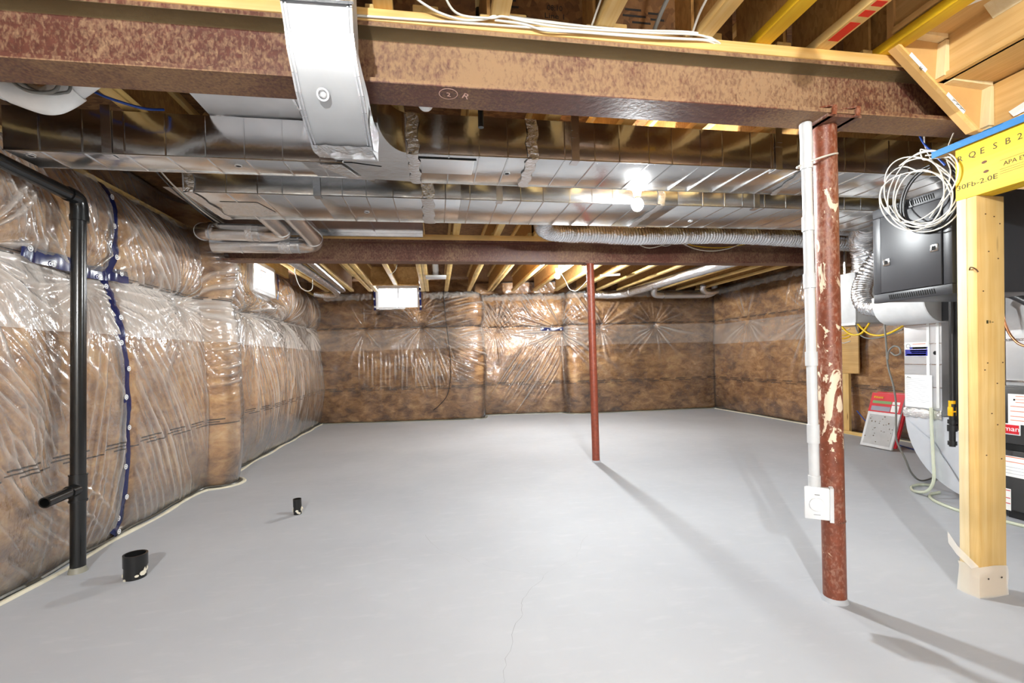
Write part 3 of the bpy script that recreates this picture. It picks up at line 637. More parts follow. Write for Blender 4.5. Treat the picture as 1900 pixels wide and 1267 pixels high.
tape([(-2.045, 2.72, 1.73), (-2.04, 2.85, 1.715), (-2.035, 3.03, 1.71), (-2.04, 3.2, 1.70), (-2.04, 3.40, 1.715), (-2.045, 3.56, 1.72)], 0.085, wl, 5, (1, 0, 0), 2, on=onl)
tape([(-1.91, 4.80, 2.02), (-1.90, 4.83, 1.97), (-1.95, 4.86, 1.90)], 0.06, wl, 1, (1, 0, 0), 2)
tape([(2.00, 8.70, 1.635), (2.2, 8.68, 1.63), (2.43, 8.63, 1.632)], 0.06, wb, 4, (0, -1, 0), 1)
for x in (-1.04, -0.25): tape([(x, 8.44, 2.40), (x, 8.44, 2.2), (x, 8.43, 2.0)], 0.035, wb, 3, (0, -1, 0), 1)
tape([(-2.07, 6.64, 2.30), (-2.06, 6.63, 2.14), (-2.07, 6.62, 1.96)], 0.06, wl, 2, (1, 0, 0), 1)
# loose crumpled film along the top of the sheets
def film_ribbon(pts, out, parent, seed):
    P = np.array(pts); n = len(P); rs_ = np.random.RandomState(seed); vs = []; fs = []
    q = np.arange(n)
    for k, (dz, do) in enumerate(((-.05, .005), (-.01, .03), (.03, .035), (.06, .0))):
        a = noise1(q*.9+k*7.3, seed)-.5; b = noise1(q*1.3+k*3.1, seed+1)-.5
        for i in range(n): vs.append((P[i, 0]+out[0]*(do+.05*a[i]), P[i, 1]+out[1]*(do+.05*a[i]), P[i, 2]+dz+.05*b[i]))
    for k in range(3):
        for i in range(n-1): fs.append((k*n+i, k*n+i+1, (k+1)*n+i+1, (k+1)*n+i))
    o = MB().add(vs, fs).build('film_edge', M['film_thin'], parent, sharp=20); o['label'] = 'loose crumpled upper edge of the film'
film_ribbon([(-2.12, y, 2.26) for y in np.arange(2.7, 4.5, .03)], (1, 0), wl, 3)
film_ribbon([(x, float(np.interp(x, pb[0][:, 0], pb[0][:, 1]))-.05, 2.25) for x in np.arange(-1.95, -1.08, .03)], (0, -1), wb, 5)
film_ribbon([(x, float(np.interp(x, pb[0][:, 0], pb[0][:, 1]))-.05, 2.25) for x in np.arange(-0.2, 5.3, .03)], (0, -1), wb, 6)
film_ribbon([(5.36, y, 2.25) for y in np.arange(4.9, 8.2, .03)], (-1, 0), wr, 7)
B('sill_plate', M['pine_y'], wl, -2.30, -2.16, -0.6, 5.40, 2.30, 2.36); B('sill_plate', M['pine_y'], wl, -2.30, -2.16, 8.2, 8.9, 2.30, 2.36)
# black wire hanging down the back wall
tag(MB().tube([(0.16, 8.40, 2.33), (0.17, 8.36, 2.1), (0.195, 8.355, 1.75), (0.225, 8.33, 1.4), (0.25, 8.33, 1.07), (0.235, 8.33, 0.75), (0.17, 8.33, 0.46), (0.02, 8.36, 0.28), (-0.08, 8.40, 0.2)], 0.006, 6, smooth=8).build('hanging_wire', M['wireblack'], None),
    'thin black wire hanging down the film on the back wall, beside the window', 'wire')

# ------------------------------------------------------------------ windows
def window(name, label, along, a0, a1, z0, z1, depth, out):
    """frame, sash bar and panes; along='y' for the left wall, 'x' for the back wall"""
    def bx(n, m, p, u0, u1, d0, d1, w0, w1): return B(n, m, p, *((d0, d1, u0, u1) if along == 'y' else (u0, u1, d0, d1)), w0, w1, bevel=0.004)
    e = bpy.data.objects.new(name, None); C.objects.link(e); e['kind'] = 'structure'; e['label'] = label
    s = out
    t = 0.04
    for u0, u1, w0, w1 in ((a0-0.01, a0+t, z0, z1), (a1-t, a1+0.01, z0, z1), (a0+t, a1-t, z0-0.01, z0+t), (a0+t, a1-t, z1-t, z1+0.01)):
        bx('window_frame', M['vinyl'], e, u0, u1, depth-0.04*s, depth+0.05*s, w0, w1)
    mid = (a0+a1)/2; bx('sash_bar', M['vinyl'], e, mid-0.012, mid+0.012, depth, depth+0.03*s, z0+t, z1-t)
    bx('pane', M['glass'], e, a0+t, mid-0.012, depth+0.010*s, depth+0.016*s, z0+t, z1-t); bx('pane', M['glass'], e, mid+0.012, a1-t, depth+0.010*s, depth+0.016*s, z0+t, z1-t)
    bx('jamb_liner', M['vinyl'], e, a0-0.012, a0, depth+0.05*s, depth+0.07*s, z0, z1); bx('jamb_liner', M['vinyl'], e, a1, a1+0.012, depth+0.05*s, depth+0.07*s, z0, z1)
    bx('sill_liner', M['vinyl'], e, a0, a1, depth+0.05*s, depth+0.10*s, z0-0.012, z0)
    return e
window('window_1', 'small white basement window high in the left wall', 'y', WY[0], WY[1], WY[2], WY[3], -2.125, -1)
window('window_2', 'small white basement window high in the back wall', 'x', WX[0], WX[1], WX[2], WX[3], 8.56, 1)

# ------------------------------------------------------------------ steel beams and posts
def ibeam(name, label, x0, x1, yc, zb, mat, nail, w=0.140, h=0.205, tf=0.016, tw=0.009):
    t = thing(name, label, 'beam', (x0, yc, zb))
    y0, y1, a, b = yc-w/2, yc+w/2, yc-tw/2, yc+tw/2; fr = 0.008
    poly = [(y0, zb), (y1, zb), (y1, zb+tf), (b+fr, zb+tf+.002), (b, zb+tf+fr), (b, zb+h-tf-fr), (b+fr, zb+h-tf-.002), (y1, zb+h-tf), (y1, zb+h), (y0, zb+h), (y0, zb+h-tf), (a-fr, zb+h-tf-.002), (a, zb+h-tf-fr), (a, zb+tf+fr), (a-fr, zb+tf+.002), (y0, zb+tf)]
    # split along x so the ngon caps stay simple
    mb = MB(); mb.prism(poly, 'x', x0, x1); mb.build('rolled_section', mat, t)
    B('nailer', nail, t, x0, x1, y0-0.006, y1-0.01, zb+h, HJ, bevel=0.003)['label'] = 'pale pine board on the top flange'
    return t
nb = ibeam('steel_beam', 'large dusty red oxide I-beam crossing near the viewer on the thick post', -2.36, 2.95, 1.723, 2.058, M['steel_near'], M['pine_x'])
fb = ibeam('steel_beam', 'dark red-brown I-beam farther back, held by the thin post', -2.36, 5.45, 4.600, 2.050, M['steel_far'], M['pine_x'])
# chalk: a circled 2 and a letter on the underside of the near beam
q = MB(); zc = 2.0572
q.ring((0.072, 1.695, zc), (0.072, 1.695, zc-.0006), 0.034, 0.0318, 28); q.build('chalk_ring', M['chalk'], nb)
text('chalk_mark', '2', 0.034, (0.066, 1.709, zc), (1, .2, 0), (-.1, -1, 0), M['chalk'], nb); text('chalk_mark', 'R', 0.046, (0.118, 1.712, zc), (1, .4, 0), (0.3, -1, 0), M['chalk'], nb)

pn = thing('steel_post', 'thick round red-brown steel post with plaster splashes, nearest the viewer', 'post', (1.685, 1.752, 0))
MB().tube([(1.690, 1.752, 0.0), (1.672, 1.752, 2.046)], 0.0445, 32).build('tube', M['post_near'], pn)
MB().box(1.60, 1.76, 1.66, 1.815, 2.046, 2.058).build('top_plate', M['steel_far'], pn)
for x in (1.615, 1.725):
    m = MB(); m.bar((x, 1.815, 2.049), (x, 1.642, 2.049), 0.018, 0.006); m.bar((x, 1.645, 2.046), (x+.004, 1.645, 2.084), 0.018, 0.007, (0, 1, 0)); m.bar((x+.004, 1.645, 2.082), (x-.01, 1.70, 2.10), 0.018, 0.006)
    m.build('clamp_hook', M['post_near'], pn)
MB().tube([(1.6892, 1.752, 0.352), (1.6891, 1.752, 0.357)], 0.0451, 32).build('joint_line', M['steel_far'], pn)
m = MB(); m.tube([(1.690, 1.752, 0.0), (1.690, 1.752, 0.02)], 0.05, 24, rs=[0.052, 0.0455]); m.build('base_collar', M['floor'], pn)
pf = thing('steel_post', 'thin round red-brown steel post standing in the middle of the floor', 'post', (1.6, 4.572, 0))
MB().tube([(1.603, 4.572, 0.0), (1.590, 4.572, 2.045)], 0.039, 28).build('tube', M['post_far'], pf)
B('top_plate', M['steel_far'], pf, 1.525, 1.655, 4.53, 4.66, 2.040, 2.050)
for x in (1.54, 1.64): MB().disc((x, 4.532, 2.060), (0, -1, 0), 0.010, 0.012, 6).build('bolt', M['steel_far'], pf)
m = MB(); m.tube([(1.603, 4.572, 0.0), (1.603, 4.572, 0.015)], 0.05, 24, rs=[0.047, 0.040]); m.build('base_collar', M['floor'], pf)

# white conduit strapped to the near post, with its switch box
cz = thing('conduit', 'white plastic conduit with couplings and dial box strapped to the thick post', 'conduit', (1.59, 1.735, 0.38))
cx = lambda z: 1.583 - 0.0088*(z-0.4)*1.2
MB().tube([(cx(0.5), 1.735, 0.5), (cx(1.93), 1.735, 1.93)], 0.0195, 20).build('pipe', M['conduit'], cz)
for z0, z1 in ((0.50, 0.56), (0.70, 0.78), (1.03, 1.09), (1.36, 1.42), (1.60, 1.66), (1.86, 1.92)):
    MB().tube([(cx(z0), 1.735, z0), (cx(z1), 1.735, z1)], 0.0235, 20).build('coupling', M['conduit'], cz)
MB().tube([(cx(1.92), 1.735, 1.91), (cx(1.96), 1.733, 1.965), (cx(2), 1.735, 2.01), (cx(2)+.003, 1.74, 2.05)], 0.0235, 16, smooth=4).build('bend', M['conduit'], cz)
m = MB()
# box turned to face left and forward
def obox(mb, c, ux, uy, hx, hy, z0, z1):
    c = Vector(c); ux = Vector(ux).normalized(); uy = Vector(uy).normalized()
    vs = [c+ux*i*hx+uy*j*hy+Vector((0, 0, z)) for z in (z0, z1) for i, j in ((-1, -1), (1, -1), (1, 1), (-1, 1))]
    return mb.add(vs, [(3, 2, 1, 0), (4, 5, 6, 7), (0, 1, 5, 4), (1, 2, 6, 5), (2, 3, 7, 6), (3, 0, 4, 7)])
bu, bv = (0.80, -0.60, 0), (-0.60, -0.80, 0)      # along the face, outward
bc = Vector((1.575, 1.712, 0))
m = MB(); obox(m, bc, bu, bv, 0.042, 0.022, 0.385, 0.515); m.build('box', M['conduit'], cz, bevel=0.004)
m = MB(); obox(m, bc+Vector(bv)*0.026-Vector(bu)*0.006, bu, bv, 0.044, 0.006, 0.388, 0.522); m.build('cover_plate', M['white'], cz, bevel=0.003)
fc = bc+Vector(bv)*0.033-Vector(bu)*0.006
m = MB(); m.disc((fc.x, fc.y, 0.452), bv, 0.027, 0.006, 28); m.build('dial', M['white'], cz, sharp=50)
MB().bar(fc+Vector((0, 0, 0.492))-Vector(bu)*.008, fc+Vector((0, 0, 0.492))+Vector(bu)*.010, 0.002, 0.003).build('cover_print', M['inkgrey'], cz); m = MB(); m.bar(fc+Vector((0, 0, 0.408))-Vector(bu)*.012, fc+Vector((0, 0, 0.408))+Vector(bu)*.012, 0.002, 0.0015); m.build('cover_print', M['inkgrey'], cz)
m = MB(); obox(m, bc+Vector(bu)*0.048, bu, bv, 0.007, 0.018, 0.376, 0.52); m.build('back_flange', M['conduit'], cz)
for z in (0.388, 0.508): MB().disc(bc+Vector(bu)*0.0555+Vector((0, 0, z)), bu, 0.004, 0.002, 8).build('screw', M['ink'], cz)
m = MB(); P = []
for k in range(41):
    a = 2*math.pi*k/40; P.append((1.632+0.087*math.cos(a), 1.750+0.052*math.sin(a), 1.905+0.026*math.cos(a)))
m.tube(P, 0.004, 6); m.bar((1.545, 1.742, 1.875), (1.525, 1.735, 1.870), 0.006, 0.004); m.build('cable_tie', M['wirewhite'], cz)

# ------------------------------------------------------------------ sheet-metal trunks
def trunk(name, label, segs, joints, beads, parent_loc, holes=(), straps=()):
    """segs: (x0,x1,y0,y1,z0,z1); beads: x positions of pressed ribs; joints: foil-taped joints"""
    t = thing(name, label, 'duct', parent_loc)
    for (x0, x1, y0, y1, z0, z1) in segs:
        mb = MB(); mb.box(x0, x1, y0, y1, z0, z1); mb.build('duct_section', M['galv_face'], t, bevel=0.002)
        for x in [b for b in beads if x0+0.03 < b < x1-0.03]:
            m = MB(); m.bar((x, y0+.004, z0-.0015), (x, y1-.004, z0-.0015), 0.006, 0.004); m.bar((x, y0-.001, z0+.004), (x, y0-.001, z1-.004), 0.005, 0.004, (0, 1, 0)); m.build('pressed_rib', M['galv_face'], t)
        m = MB(); m.bar((x0, y0-.002, z0), (x1, y0-.002, z0), 0.006, 0.005); m.build('lock_seam', M['galv_face'], t); MB().bar((x0, y1, z0), (x1, y1, z0), 0.005, 0.005).build('lock_seam', M['galv_face'], t)
    for x, w, (y0, y1, z0, z1), tilt in joints:
        m = MB(); n = 14; vs = []; fs = []
        pts = [(y0-.005, z1-.002)] + [(y0-.005, z0+(z1-z0)*(1-k/5)) for k in range(1, 5)] + [(y0-.005, z0-.005)] + [(y0+(y1-y0)*k/8, z0-.006) for k in range(1, 9)]
        for k, (y, z) in enumerate(pts):
            e = 0.007*math.sin(k*2.1+x*9)
            for q in (-1, 0, 1): vs.append((x+q*w/2+(e if q else 0)+tilt*(y-y0), y-(0.003 if q == 0 and z > z0 else 0), z-(0.003 if q == 0 and z < z0 else 0)))
        for k in range(len(pts)-1):
            for q in (0, 1): fs.append((3*k+q, 3*k+q+1, 3*k+q+4, 3*k+q+3))
        m.add(vs, fs).build('foil_tape', M['foil'], t, sharp=70)
    for x, y, z in holes:
        m = MB(); m.ring((x, y, z-.001), (x, y, z-.004), 0.017, 0.013, 18); m.build('test_hole_rim', M['galv_dull'], t); MB().disc((x, y, z-.0005), (0, 0, -1), 0.013, 0.001, 16).build('test_hole', M['darkhole'], t)
    for x, y, z0, z1 in straps:
        m = MB(); m.box(x-.02, x+.02, y-.006, y-.003, z0, z1); m.box(x-.02, x+.02, y-.006, y+.05, z0-.005, z0-.003); m.build('hanger_strap', M['galv'], t)
    return t
d1 = (2.39, 2.575, 2.08, 2.278); d1r = (2.25, 2.61, 2.08, 2.272)
b1 = [-1.72+0.17*k for k in range(8)] + [0.09+0.145*k+0.01*math.sin(k*3) for k in range(28)]
t1 = trunk('air_duct', 'long rectangular galvanised duct just behind the near beam, fed by the elbow', [(-1.86, -0.42, *d1), (-0.10, 0.50, *d1r), (0.50, 2.02, *d1r), (2.02, 4.1, *d1r)],
           [(-0.08, 0.055, d1r, 0.0), (0.50, 0.055, d1r, 0.05), (2.02, 0.04, d1r, 0.25)], b1, (1.0, 2.4, 2.08),
           holes=[(-0.93, 2.47, 2.08), (0.40, 2.44, 2.08), (-1.79, 2.44, 2.08)], straps=[(-1.45, 2.39, 2.08, 2.30), (0.72, 2.25, 2.08, 2.305), (1.86, 2.25, 2.08, 2.305)])
# swept transition between the narrow and the wide run
m = MB(); arc = []
for k in range(13):
    a = math.pi/2*k/12; arc.append((-0.21+0.11*(1-math.cos(a)), 1.98+0.27*math.sin(a)))
poly = arc + [(-0.08, 2.25), (-0.08, 2.61), (-0.43, 2.575), (-0.43, 2.39), (-0.34, 2.2), (-0.30, 1.98)]
m.prism(poly, 'z', 2.082, 2.270); m.build('swept_transition', M['galv_face'], t1)
m = MB(); m.box(-0.045, 0.215, 2.29, 2.46, 2.072, 2.079); m.build('access_plate', M['galv_dull'], t1, bevel=0.002)
MB().box(-0.06, 0.225, 2.283, 2.288, 2.074, 2.079).build('plate_slot', M['darkhole'], t1)
m = MB(); vs = [(-0.55, 2.40, 2.072), (-0.43, 2.39, 2.071), (-0.36, 2.56, 2.072), (-0.42, 2.575, 2.071), (-0.40, 2.47, 2.068)]; m.add(vs, [(0, 1, 4), (1, 2, 4), (2, 3, 4), (3, 0, 4)]); m.build('foil_tape', M['foil'], t1)
MB().add([(-0.62, 2.385, 2.079), (-.38, 2.385, 2.079), (-.24, 2.42, 2.079), (-.3, 2.6, 2.079), (-.58, 2.58, 2.079)], [(0, 1, 2, 3, 4)]).build('seam_patch', M['galv_face'], t1)

d2 = (2.870, 3.365, 2.082, 2.262)
b2 = [-1.15+0.155*k+0.012*math.sin(k*2) for k in range(34)]
t2 = trunk('air_duct', 'wide rectangular galvanised duct behind the first one, its left end capped', [(-1.37, -0.66, *d2), (-0.66, 0.18, *d2), (0.18, 1.62, *d2), (1.62, 4.3, *d2)],
           [(-0.02, 0.075, d2, 0.0), (1.50, 0.05, d2, 0.0), (-1.34, 0.05, d2, 0.0)], b2, (1.0, 3.1, 2.082),
           holes=[(-0.42, 3.16, 2.082), (1.9, 3.2, 2.082)], straps=[(-0.66, 2.87, 2.082, 2.305), (0.42, 2.87, 2.082, 2.305), (2.2, 2.87, 2.082, 2.305)])
m = MB(); m.box(-1.375, -1.37, 2.868, 3.367, 2.080, 2.264); m.build('end_cap', M['galv_dull'], t2)
m = MB(); m.add([(-1.25, 3.02, 2.079), (-1.04, 3.02, 2.079), (-0.99, 3.22, 2.079), (-1.1, 3.30, 2.079), (-1.33, 3.28, 2.079), (-1.15, 3.17, 2.076)], [(0, 1, 5), (1, 2, 5), (2, 3, 5), (3, 4, 5), (4, 0, 5)]); m.build('foil_tape', M['foil'], t2)

# elbow duct coming down in front of the near beam and under it
te = thing('duct_elbow', 'curved pale sheet-metal duct swooping down across the near beam', 'duct', (-0.3, 1.55, 1.84))
heel = [(1.405, 2.60), (1.405, 2.30), (1.41, 2.20), (1.42, 2.13), (1.45, 2.076), (1.463, 2.02), (1.485, 1.971), (1.515, 1.93), (1.55, 1.896), (1.61, 1.862), (1.68, 1.837), (1.78, 1.862), (2.26, 2.040)]
throat = [(1.53, 2.60), (1.53, 2.30), (1.535, 2.20), (1.545, 2.13), (1.56, 2.09), (1.575, 2.06), (1.59, 2.035), (1.61, 2.01), (1.64, 1.99), (1.69, 1.975), (1.75, 1.975), (1.84, 1.995), (2.26, 2.165)]
heel = [(a, b) for a, b in heel]
xl = [-0.402]*4+[-0.402, -0.400, -0.396, -0.395, -0.393, -0.392, -0.391, -0.392, -0.43]; xr = [-0.214]*4+[-0.217, -0.213, -0.208, -0.202, -0.199, -0.2, -0.201, -0.2, -0.24]
vs = []; fs = []
for k in range(len(heel)): vs += [(xl[k], *heel[k]), (xr[k], *heel[k]), (xr[k], *throat[k]), (xl[k], *throat[k])]
for k in range(len(heel)-1):
    for q in range(4): fs.append((4*k+q, 4*k+(q+1) % 4, 4*k+4+(q+1) % 4, 4*k+4+q))
MB().add(vs, fs).build('elbow_shell', M['galv_elbow'], te, sharp=50)
for xs, sgn in ((xl, -1), (xr, 1)):
    m = MB()
    for k in range(2, 10): m.bar((xs[k]-.009*sgn, heel[k][0]-.003, heel[k][1]-.001), (xs[k+1]-.009*sgn, heel[k+1][0]-.003, heel[k+1][1]-.001), 0.005, 0.004, (0, -1, -1)); m.bar((xs[k]+.001*sgn, heel[k][0]-.004, heel[k][1]), (xs[k+1]+.001*sgn, heel[k+1][0]-.004, heel[k+1][1]), 0.006, 0.008, (0, -1, -1))
    m.build('lock_seam', M['galv'], te)
m = MB(); m.ring((-0.318, 1.507, 1.925), (-0.318, 1.500, 1.921), 0.019, 0.013, 24); m.build('plug_rim', M['galv'], te)
MB().ball((-0.318, 1.509, 1.928), 0.014, 1, .5, 1, 14, 8).build('plug', M['galv_dull'], te)
m = MB()
for (y, z, h) in ((1.404, 2.145, .03),): m.bar((-0.412, y-.002, z), (-0.204, y-.002, z+.004), 0.03, 0.012, (0, 1, 0))
m.build('taped_flange', M['foil'], te)
vs = []; fs = []
for k in range(9):
    x = -0.397+0.2*k/8; e = .005*math.sin(k*2.3)
    vs += [(x, 1.66+e, 1.838), (x, 1.70-e, 1.831+e), (x-.004, 1.80, 1.857+e), (x-.012, 1.95+e, 1.918)]
for k in range(8):
    for q in range(3): fs.append((4*k+q, 4*k+q+1, 4*k+q+5, 4*k+q+4))
MB().add(vs, fs).build('foil_tape', M['foil'], te, sharp=80)
vs = [(xr[8]+.003, 1.60, 1.88), (xr[8]+.003, 1.64, 1.97), (xr[8]+.003, 1.72, 1.96), (xr[8]+.003, 1.9, 2.0), (xr[8]+.003, 1.85, 1.9), (xr[8]+.003, 1.70, 1.845)]
MB().add(vs, [tuple(range(6))]).build('foil_tape', M['foil'], te)

# flat sheet nailed under the joists (panned return)
tp = thing('joist_pan', 'flat sheet metal pan nailed under the joists beside the far beam', 'duct', (-0.6, 4.0, 2.29))
B('pan_sheet', M['galv_face'], tp, -1.75, -0.08, 3.4, 4.47, 2.292, 2.300)
for x in (-0.92, -0.52): B('pan_seam', M['galv'], tp, x-.006, x+.006, 3.45, 4.46, 2.286, 2.291)
B('pan_lip', M['galv'], tp, -1.75, -0.09, 4.455, 4.475, 2.262, 2.291)
# short duct segments close to the near left corner
B2 = thing('joist_pan', 'flat grey metal pan between the joists behind the near beam, left of the elbow', 'duct', (-0.8, 2.1, 2.29))
B('pan_sheet', M['galv_dull'], B2, -1.02, -0.42, 1.95, 2.85, 2.284, 2.292); B('pan_seam', M['galv'], B2, -0.60, -0.59, 1.96, 2.84, 2.279, 2.283)
B3 = thing('metal_strip', 'thin galvanised strip lying on the near beam left of the elbow', 'strip', (-0.7, 1.66, 2.28))
MB().box(-1.05, -0.55, 1.655, 1.76, HJ, HJ+.012).build('strip', M['galv'], B3)

# ------------------------------------------------------------------ round pipes from the second trunk to the left wall
def roundpipe(name, label, pts, r, rings, mat='galv', cat='duct', sm=4, tapes=()):
    t = thing(name, label, cat, pts[0])
    P = spline([Vector(p) for p in pts], sm) if sm else [Vector(p) for p in pts]
    MB().tube(P, r, 22).build('pipe', M[mat], t, sharp=50)
    for a, b in rings: MB().tube([a, b], r*1.06, 22).build('crimp_ring', M['galv'], t)
    for a, b in tapes: MB().tube([a, b], r*1.045, 18).build('foil_tape', M['foil'], t, sharp=80)
    return t
roundpipe('round_duct', 'round metal pipe elbowing left along the far beam, lower of the two', [(-0.975, 3.37, 2.165), (-0.985, 3.8, 2.165), (-0.99, 4.10, 2.16), (-1.02, 4.26, 2.15), (-1.12, 4.33, 2.145), (-1.3, 4.34, 2.145), (-1.6, 4.34, 2.145), (-1.86, 4.34, 2.145)], 0.072,
          [((-0.995, 4.14, 2.159), (-0.996, 4.155, 2.158)), ((-1.15, 4.335, 2.145), (-1.165, 4.335, 2.145)), ((-1.62, 4.34, 2.145), (-1.635, 4.34, 2.145))], tapes=[((-1.22, 4.338, 2.145), (-1.32, 4.34, 2.145))])
roundpipe('round_duct', 'round metal pipe elbowing left along the far beam, farther left of the two', [(-1.165, 3.37, 2.175), (-1.175, 3.7, 2.175), (-1.18, 3.90, 2.175), (-1.21, 4.03, 2.18), (-1.33, 4.11, 2.185), (-1.5, 4.12, 2.19), (-1.74, 4.125, 2.195), (-1.84, 4.16, 2.205), (-1.895, 4.24, 2.22), (-1.91, 4.36, 2.235), (-1.91, 4.48, 2.24)], 0.068,
          [((-1.182, 3.93, 2.176), (-1.184, 3.945, 2.176)), ((-1.40, 4.118, 2.187), (-1.415, 4.118, 2.187)), ((-1.78, 4.125, 2.198), (-1.795, 4.124, 2.2)), ((-1.855, 4.175, 2.208), (-1.862, 4.185, 2.21))], tapes=[((-1.70, 4.128, 2.194), (-1.77, 4.128, 2.197)), ((-1.45, 4.12, 2.188), (-1.5, 4.12, 2.19))])

# ------------------------------------------------------------------ foil flex ducts: wrinkled sleeves
def flex(name, label, pts, r, pitch=0.016, amp=0.07, mat='flexfoil', seed=1, bands=()):
    P = spline([Vector(p) for p in pts], 14); L = [0.0]
    for i in range(1, len(P)): L.append(L[-1]+(P[i]-P[i-1]).length)
    n = int(L[-1]/(pitch*0.25)); n = min(n, 900); tt = np.linspace(0, L[-1], n)
    A = np.array([tuple(p) for p in P]); Q = np.c_[[np.interp(tt, L, A[:, k]) for k in range(3)]].T
    rs = np.random.RandomState(seed); seg = 20; vs = []; fs = []
    d = np.gradient(Q, axis=0); d /= np.linalg.norm(d, axis=1)[:, None]; nr = np.cross(d[0], [0, 0, 1.0] if abs(d[0][2]) < .9 else [1.0, 0, 0]); nr /= np.linalg.norm(nr)
    ph = np.cumsum(0.7+0.6*noise1(tt*18, seed))*0.25
    lump = rs.rand(64, 64)
    aa = 2*np.pi*np.arange(seg)/seg; I, J = np.meshgrid(np.arange(n), np.arange(seg), indexing='ij')
    Wv = amp*np.sin(2*np.pi*ph[:, None]+1.2*np.sin(aa*2+seed)[None, :]+.4*J) + 1.3*amp*(noise2(tt[I]*22, J*0.8, seed)-.5)
    for i in range(n):
        nr = nr-d[i]*nr.dot(d[i]); nr /= np.linalg.norm(nr); bn = np.cross(d[i], nr)
        vs += list(Q[i][None, :]+(nr[None, :]*np.cos(aa)[:, None]+bn[None, :]*np.sin(aa)[:, None])*r*(1+Wv[i])[:, None])
    for i in range(n-1):
        for j in range(seg): fs.append((i*seg+j, (i+1)*seg+j, (i+1)*seg+(j+1) % seg, i*seg+(j+1) % seg))
    t = thing(name, label, 'duct', pts[0])
    MB().add(vs, fs).build('sleeve', M[mat], t, sharp=180)
    for a, b in bands: MB().tube([a, b], r*1.09, 20).build('strap_band', M['wirewhite'] if mat != 'flexfoil' else M['foil'], t)
    return t
flex('flex_duct', 'thick silver foil flex duct lying along the far beam', [(0.90, 3.38, 2.20), (0.895, 3.60, 2.21), (0.94, 3.86, 2.205), (1.09, 4.00, 2.20), (1.42, 4.05, 2.205), (1.82, 4.05, 2.190), (2.26, 4.05, 2.202), (2.73, 4.05, 2.212), (3.1, 4.05, 2.207), (3.7, 4.05, 2.18), (4.2, 4.05, 2.15)], 0.076, 0.026, 0.075, seed=3,
     bands=[((1.22, 4.03, 2.202), (1.245, 4.035, 2.202)), ((2.34, 4.05, 2.204), (2.365, 4.05, 2.204))])
flex('flex_duct', 'slim silver flex duct branching off behind the thick post', [(3.30, 3.40, 2.22), (3.36, 3.70, 2.235), (3.55, 3.86, 2.24), (3.9, 3.90, 2.235), (4.3, 3.90, 2.23)], 0.045, 0.018, 0.05, seed=4)
flex('flex_duct', 'grey foil flex duct crossing under the far joists to the right', [(3.75, 4.78, 2.22), (3.66, 5.4, 2.225), (3.56, 6.2, 2.215), (3.47, 7.1, 2.205), (3.42, 7.55, 2.20), (3.36, 7.85, 2.19), (3.2, 8.02, 2.19), (2.95, 8.07, 2.205), (2.70, 8.10, 2.22)], 0.070, 0.020, 0.035, seed=5,
     bands=[((3.12, 8.035, 2.192), (3.09, 8.04, 2.194)), ((3.40, 7.66, 2.198), (3.39, 7.70, 2.197))])
flex('flex_duct', 'dark foil flex duct bending into the left wall corner', [(-1.55, 4.75, 2.235), (-1.53, 5.6, 2.235), (-1.52, 6.6, 2.235), (-1.52, 7.3, 2.235), (-1.54, 7.75, 2.225), (-1.62, 8.02, 2.22), (-1.80, 8.10, 2.225), (-1.96, 8.06, 2.25)], 0.052, 0.022, 0.04, seed=6)
roundpipe('round_duct', 'long thin metal pipe under the far joists at the left', [(-1.36, 4.72, 2.25), (-1.38, 6.0, 2.25), (-1.42, 7.4, 2.25), (-1.45, 7.75, 2.255)], 0.045, [((-1.37, 5.2, 2.25), (-1.37, 5.215, 2.25)), ((-1.42, 7.3, 2.25), (-1.42, 7.32, 2.25))], sm=3)
roundpipe('round_duct', 'round grey pipe with elbows running along the back wall corner', [(4.02, 8.02, 2.60), (4.02, 8.02, 2.32), (4.02, 8.05, 2.25), (4.06, 8.08, 2.20), (4.18, 8.09, 2.185), (4.5, 8.09, 2.185), (4.9, 8.09, 2.185), (5.12, 8.09, 2.19), (5.23, 8.07, 2.23), (5.22, 8.0, 2.29), (5.22, 8.0, 2.6)], 0.055,
          [((4.22, 8.09, 2.185), (4.24, 8.09, 2.185)), ((5.05, 8.09, 2.187), (5.07, 8.09, 2.187))], mat='galv_dull')
flex('flex_duct', 'short foil elbow hanging near the back right corner', [(4.83, 7.75, 2.32), (4.84, 7.78, 2.26), (4.92, 7.82, 2.215), (5.05, 7.84, 2.21), (5.18, 7.86, 2.24)], 0.055, 0.03, 0.03, seed=8)
# small register boot between far joists
tb = thing('register_boot', 'small metal boot and white pipe between the far joists above the window', 'duct', (0.03, 6.7, 2.27))
MB().tube([(0.02, 6.42, 2.52), (0.025, 6.55, 2.42), (0.03, 6.66, 2.34)], 0.045, 18).build('pipe', M['pvc'], tb)
m = MB(); m.add([(-.02, 6.62, 2.35), (.08, 6.62, 2.35), (.08, 6.72, 2.35), (-.02, 6.72, 2.35), (-.10, 6.58, 2.285), (.165, 6.58, 2.285), (.165, 6.78, 2.285), (-.10, 6.78, 2.285)], [(0, 1, 2, 3), (4, 5, 1, 0), (5, 6, 2, 1), (6, 7, 3, 2), (7, 4, 0, 3), (4, 7, 6, 5)])
m.build('boot', M['galv'], tb, bevel=0.012); B('boot_flange', M['white'], tb, -.115, .175, 6.57, 6.79, 2.265, 2.286, bevel=0.003)
tag(MB().tube([(2.45, 6.60, 2.285), (2.72, 6.50, 2.285)], 0.016, 12).build('white_tube', M['pvc'], None), 'short white tube fixed under the far joists behind the thin post', 'pipe')

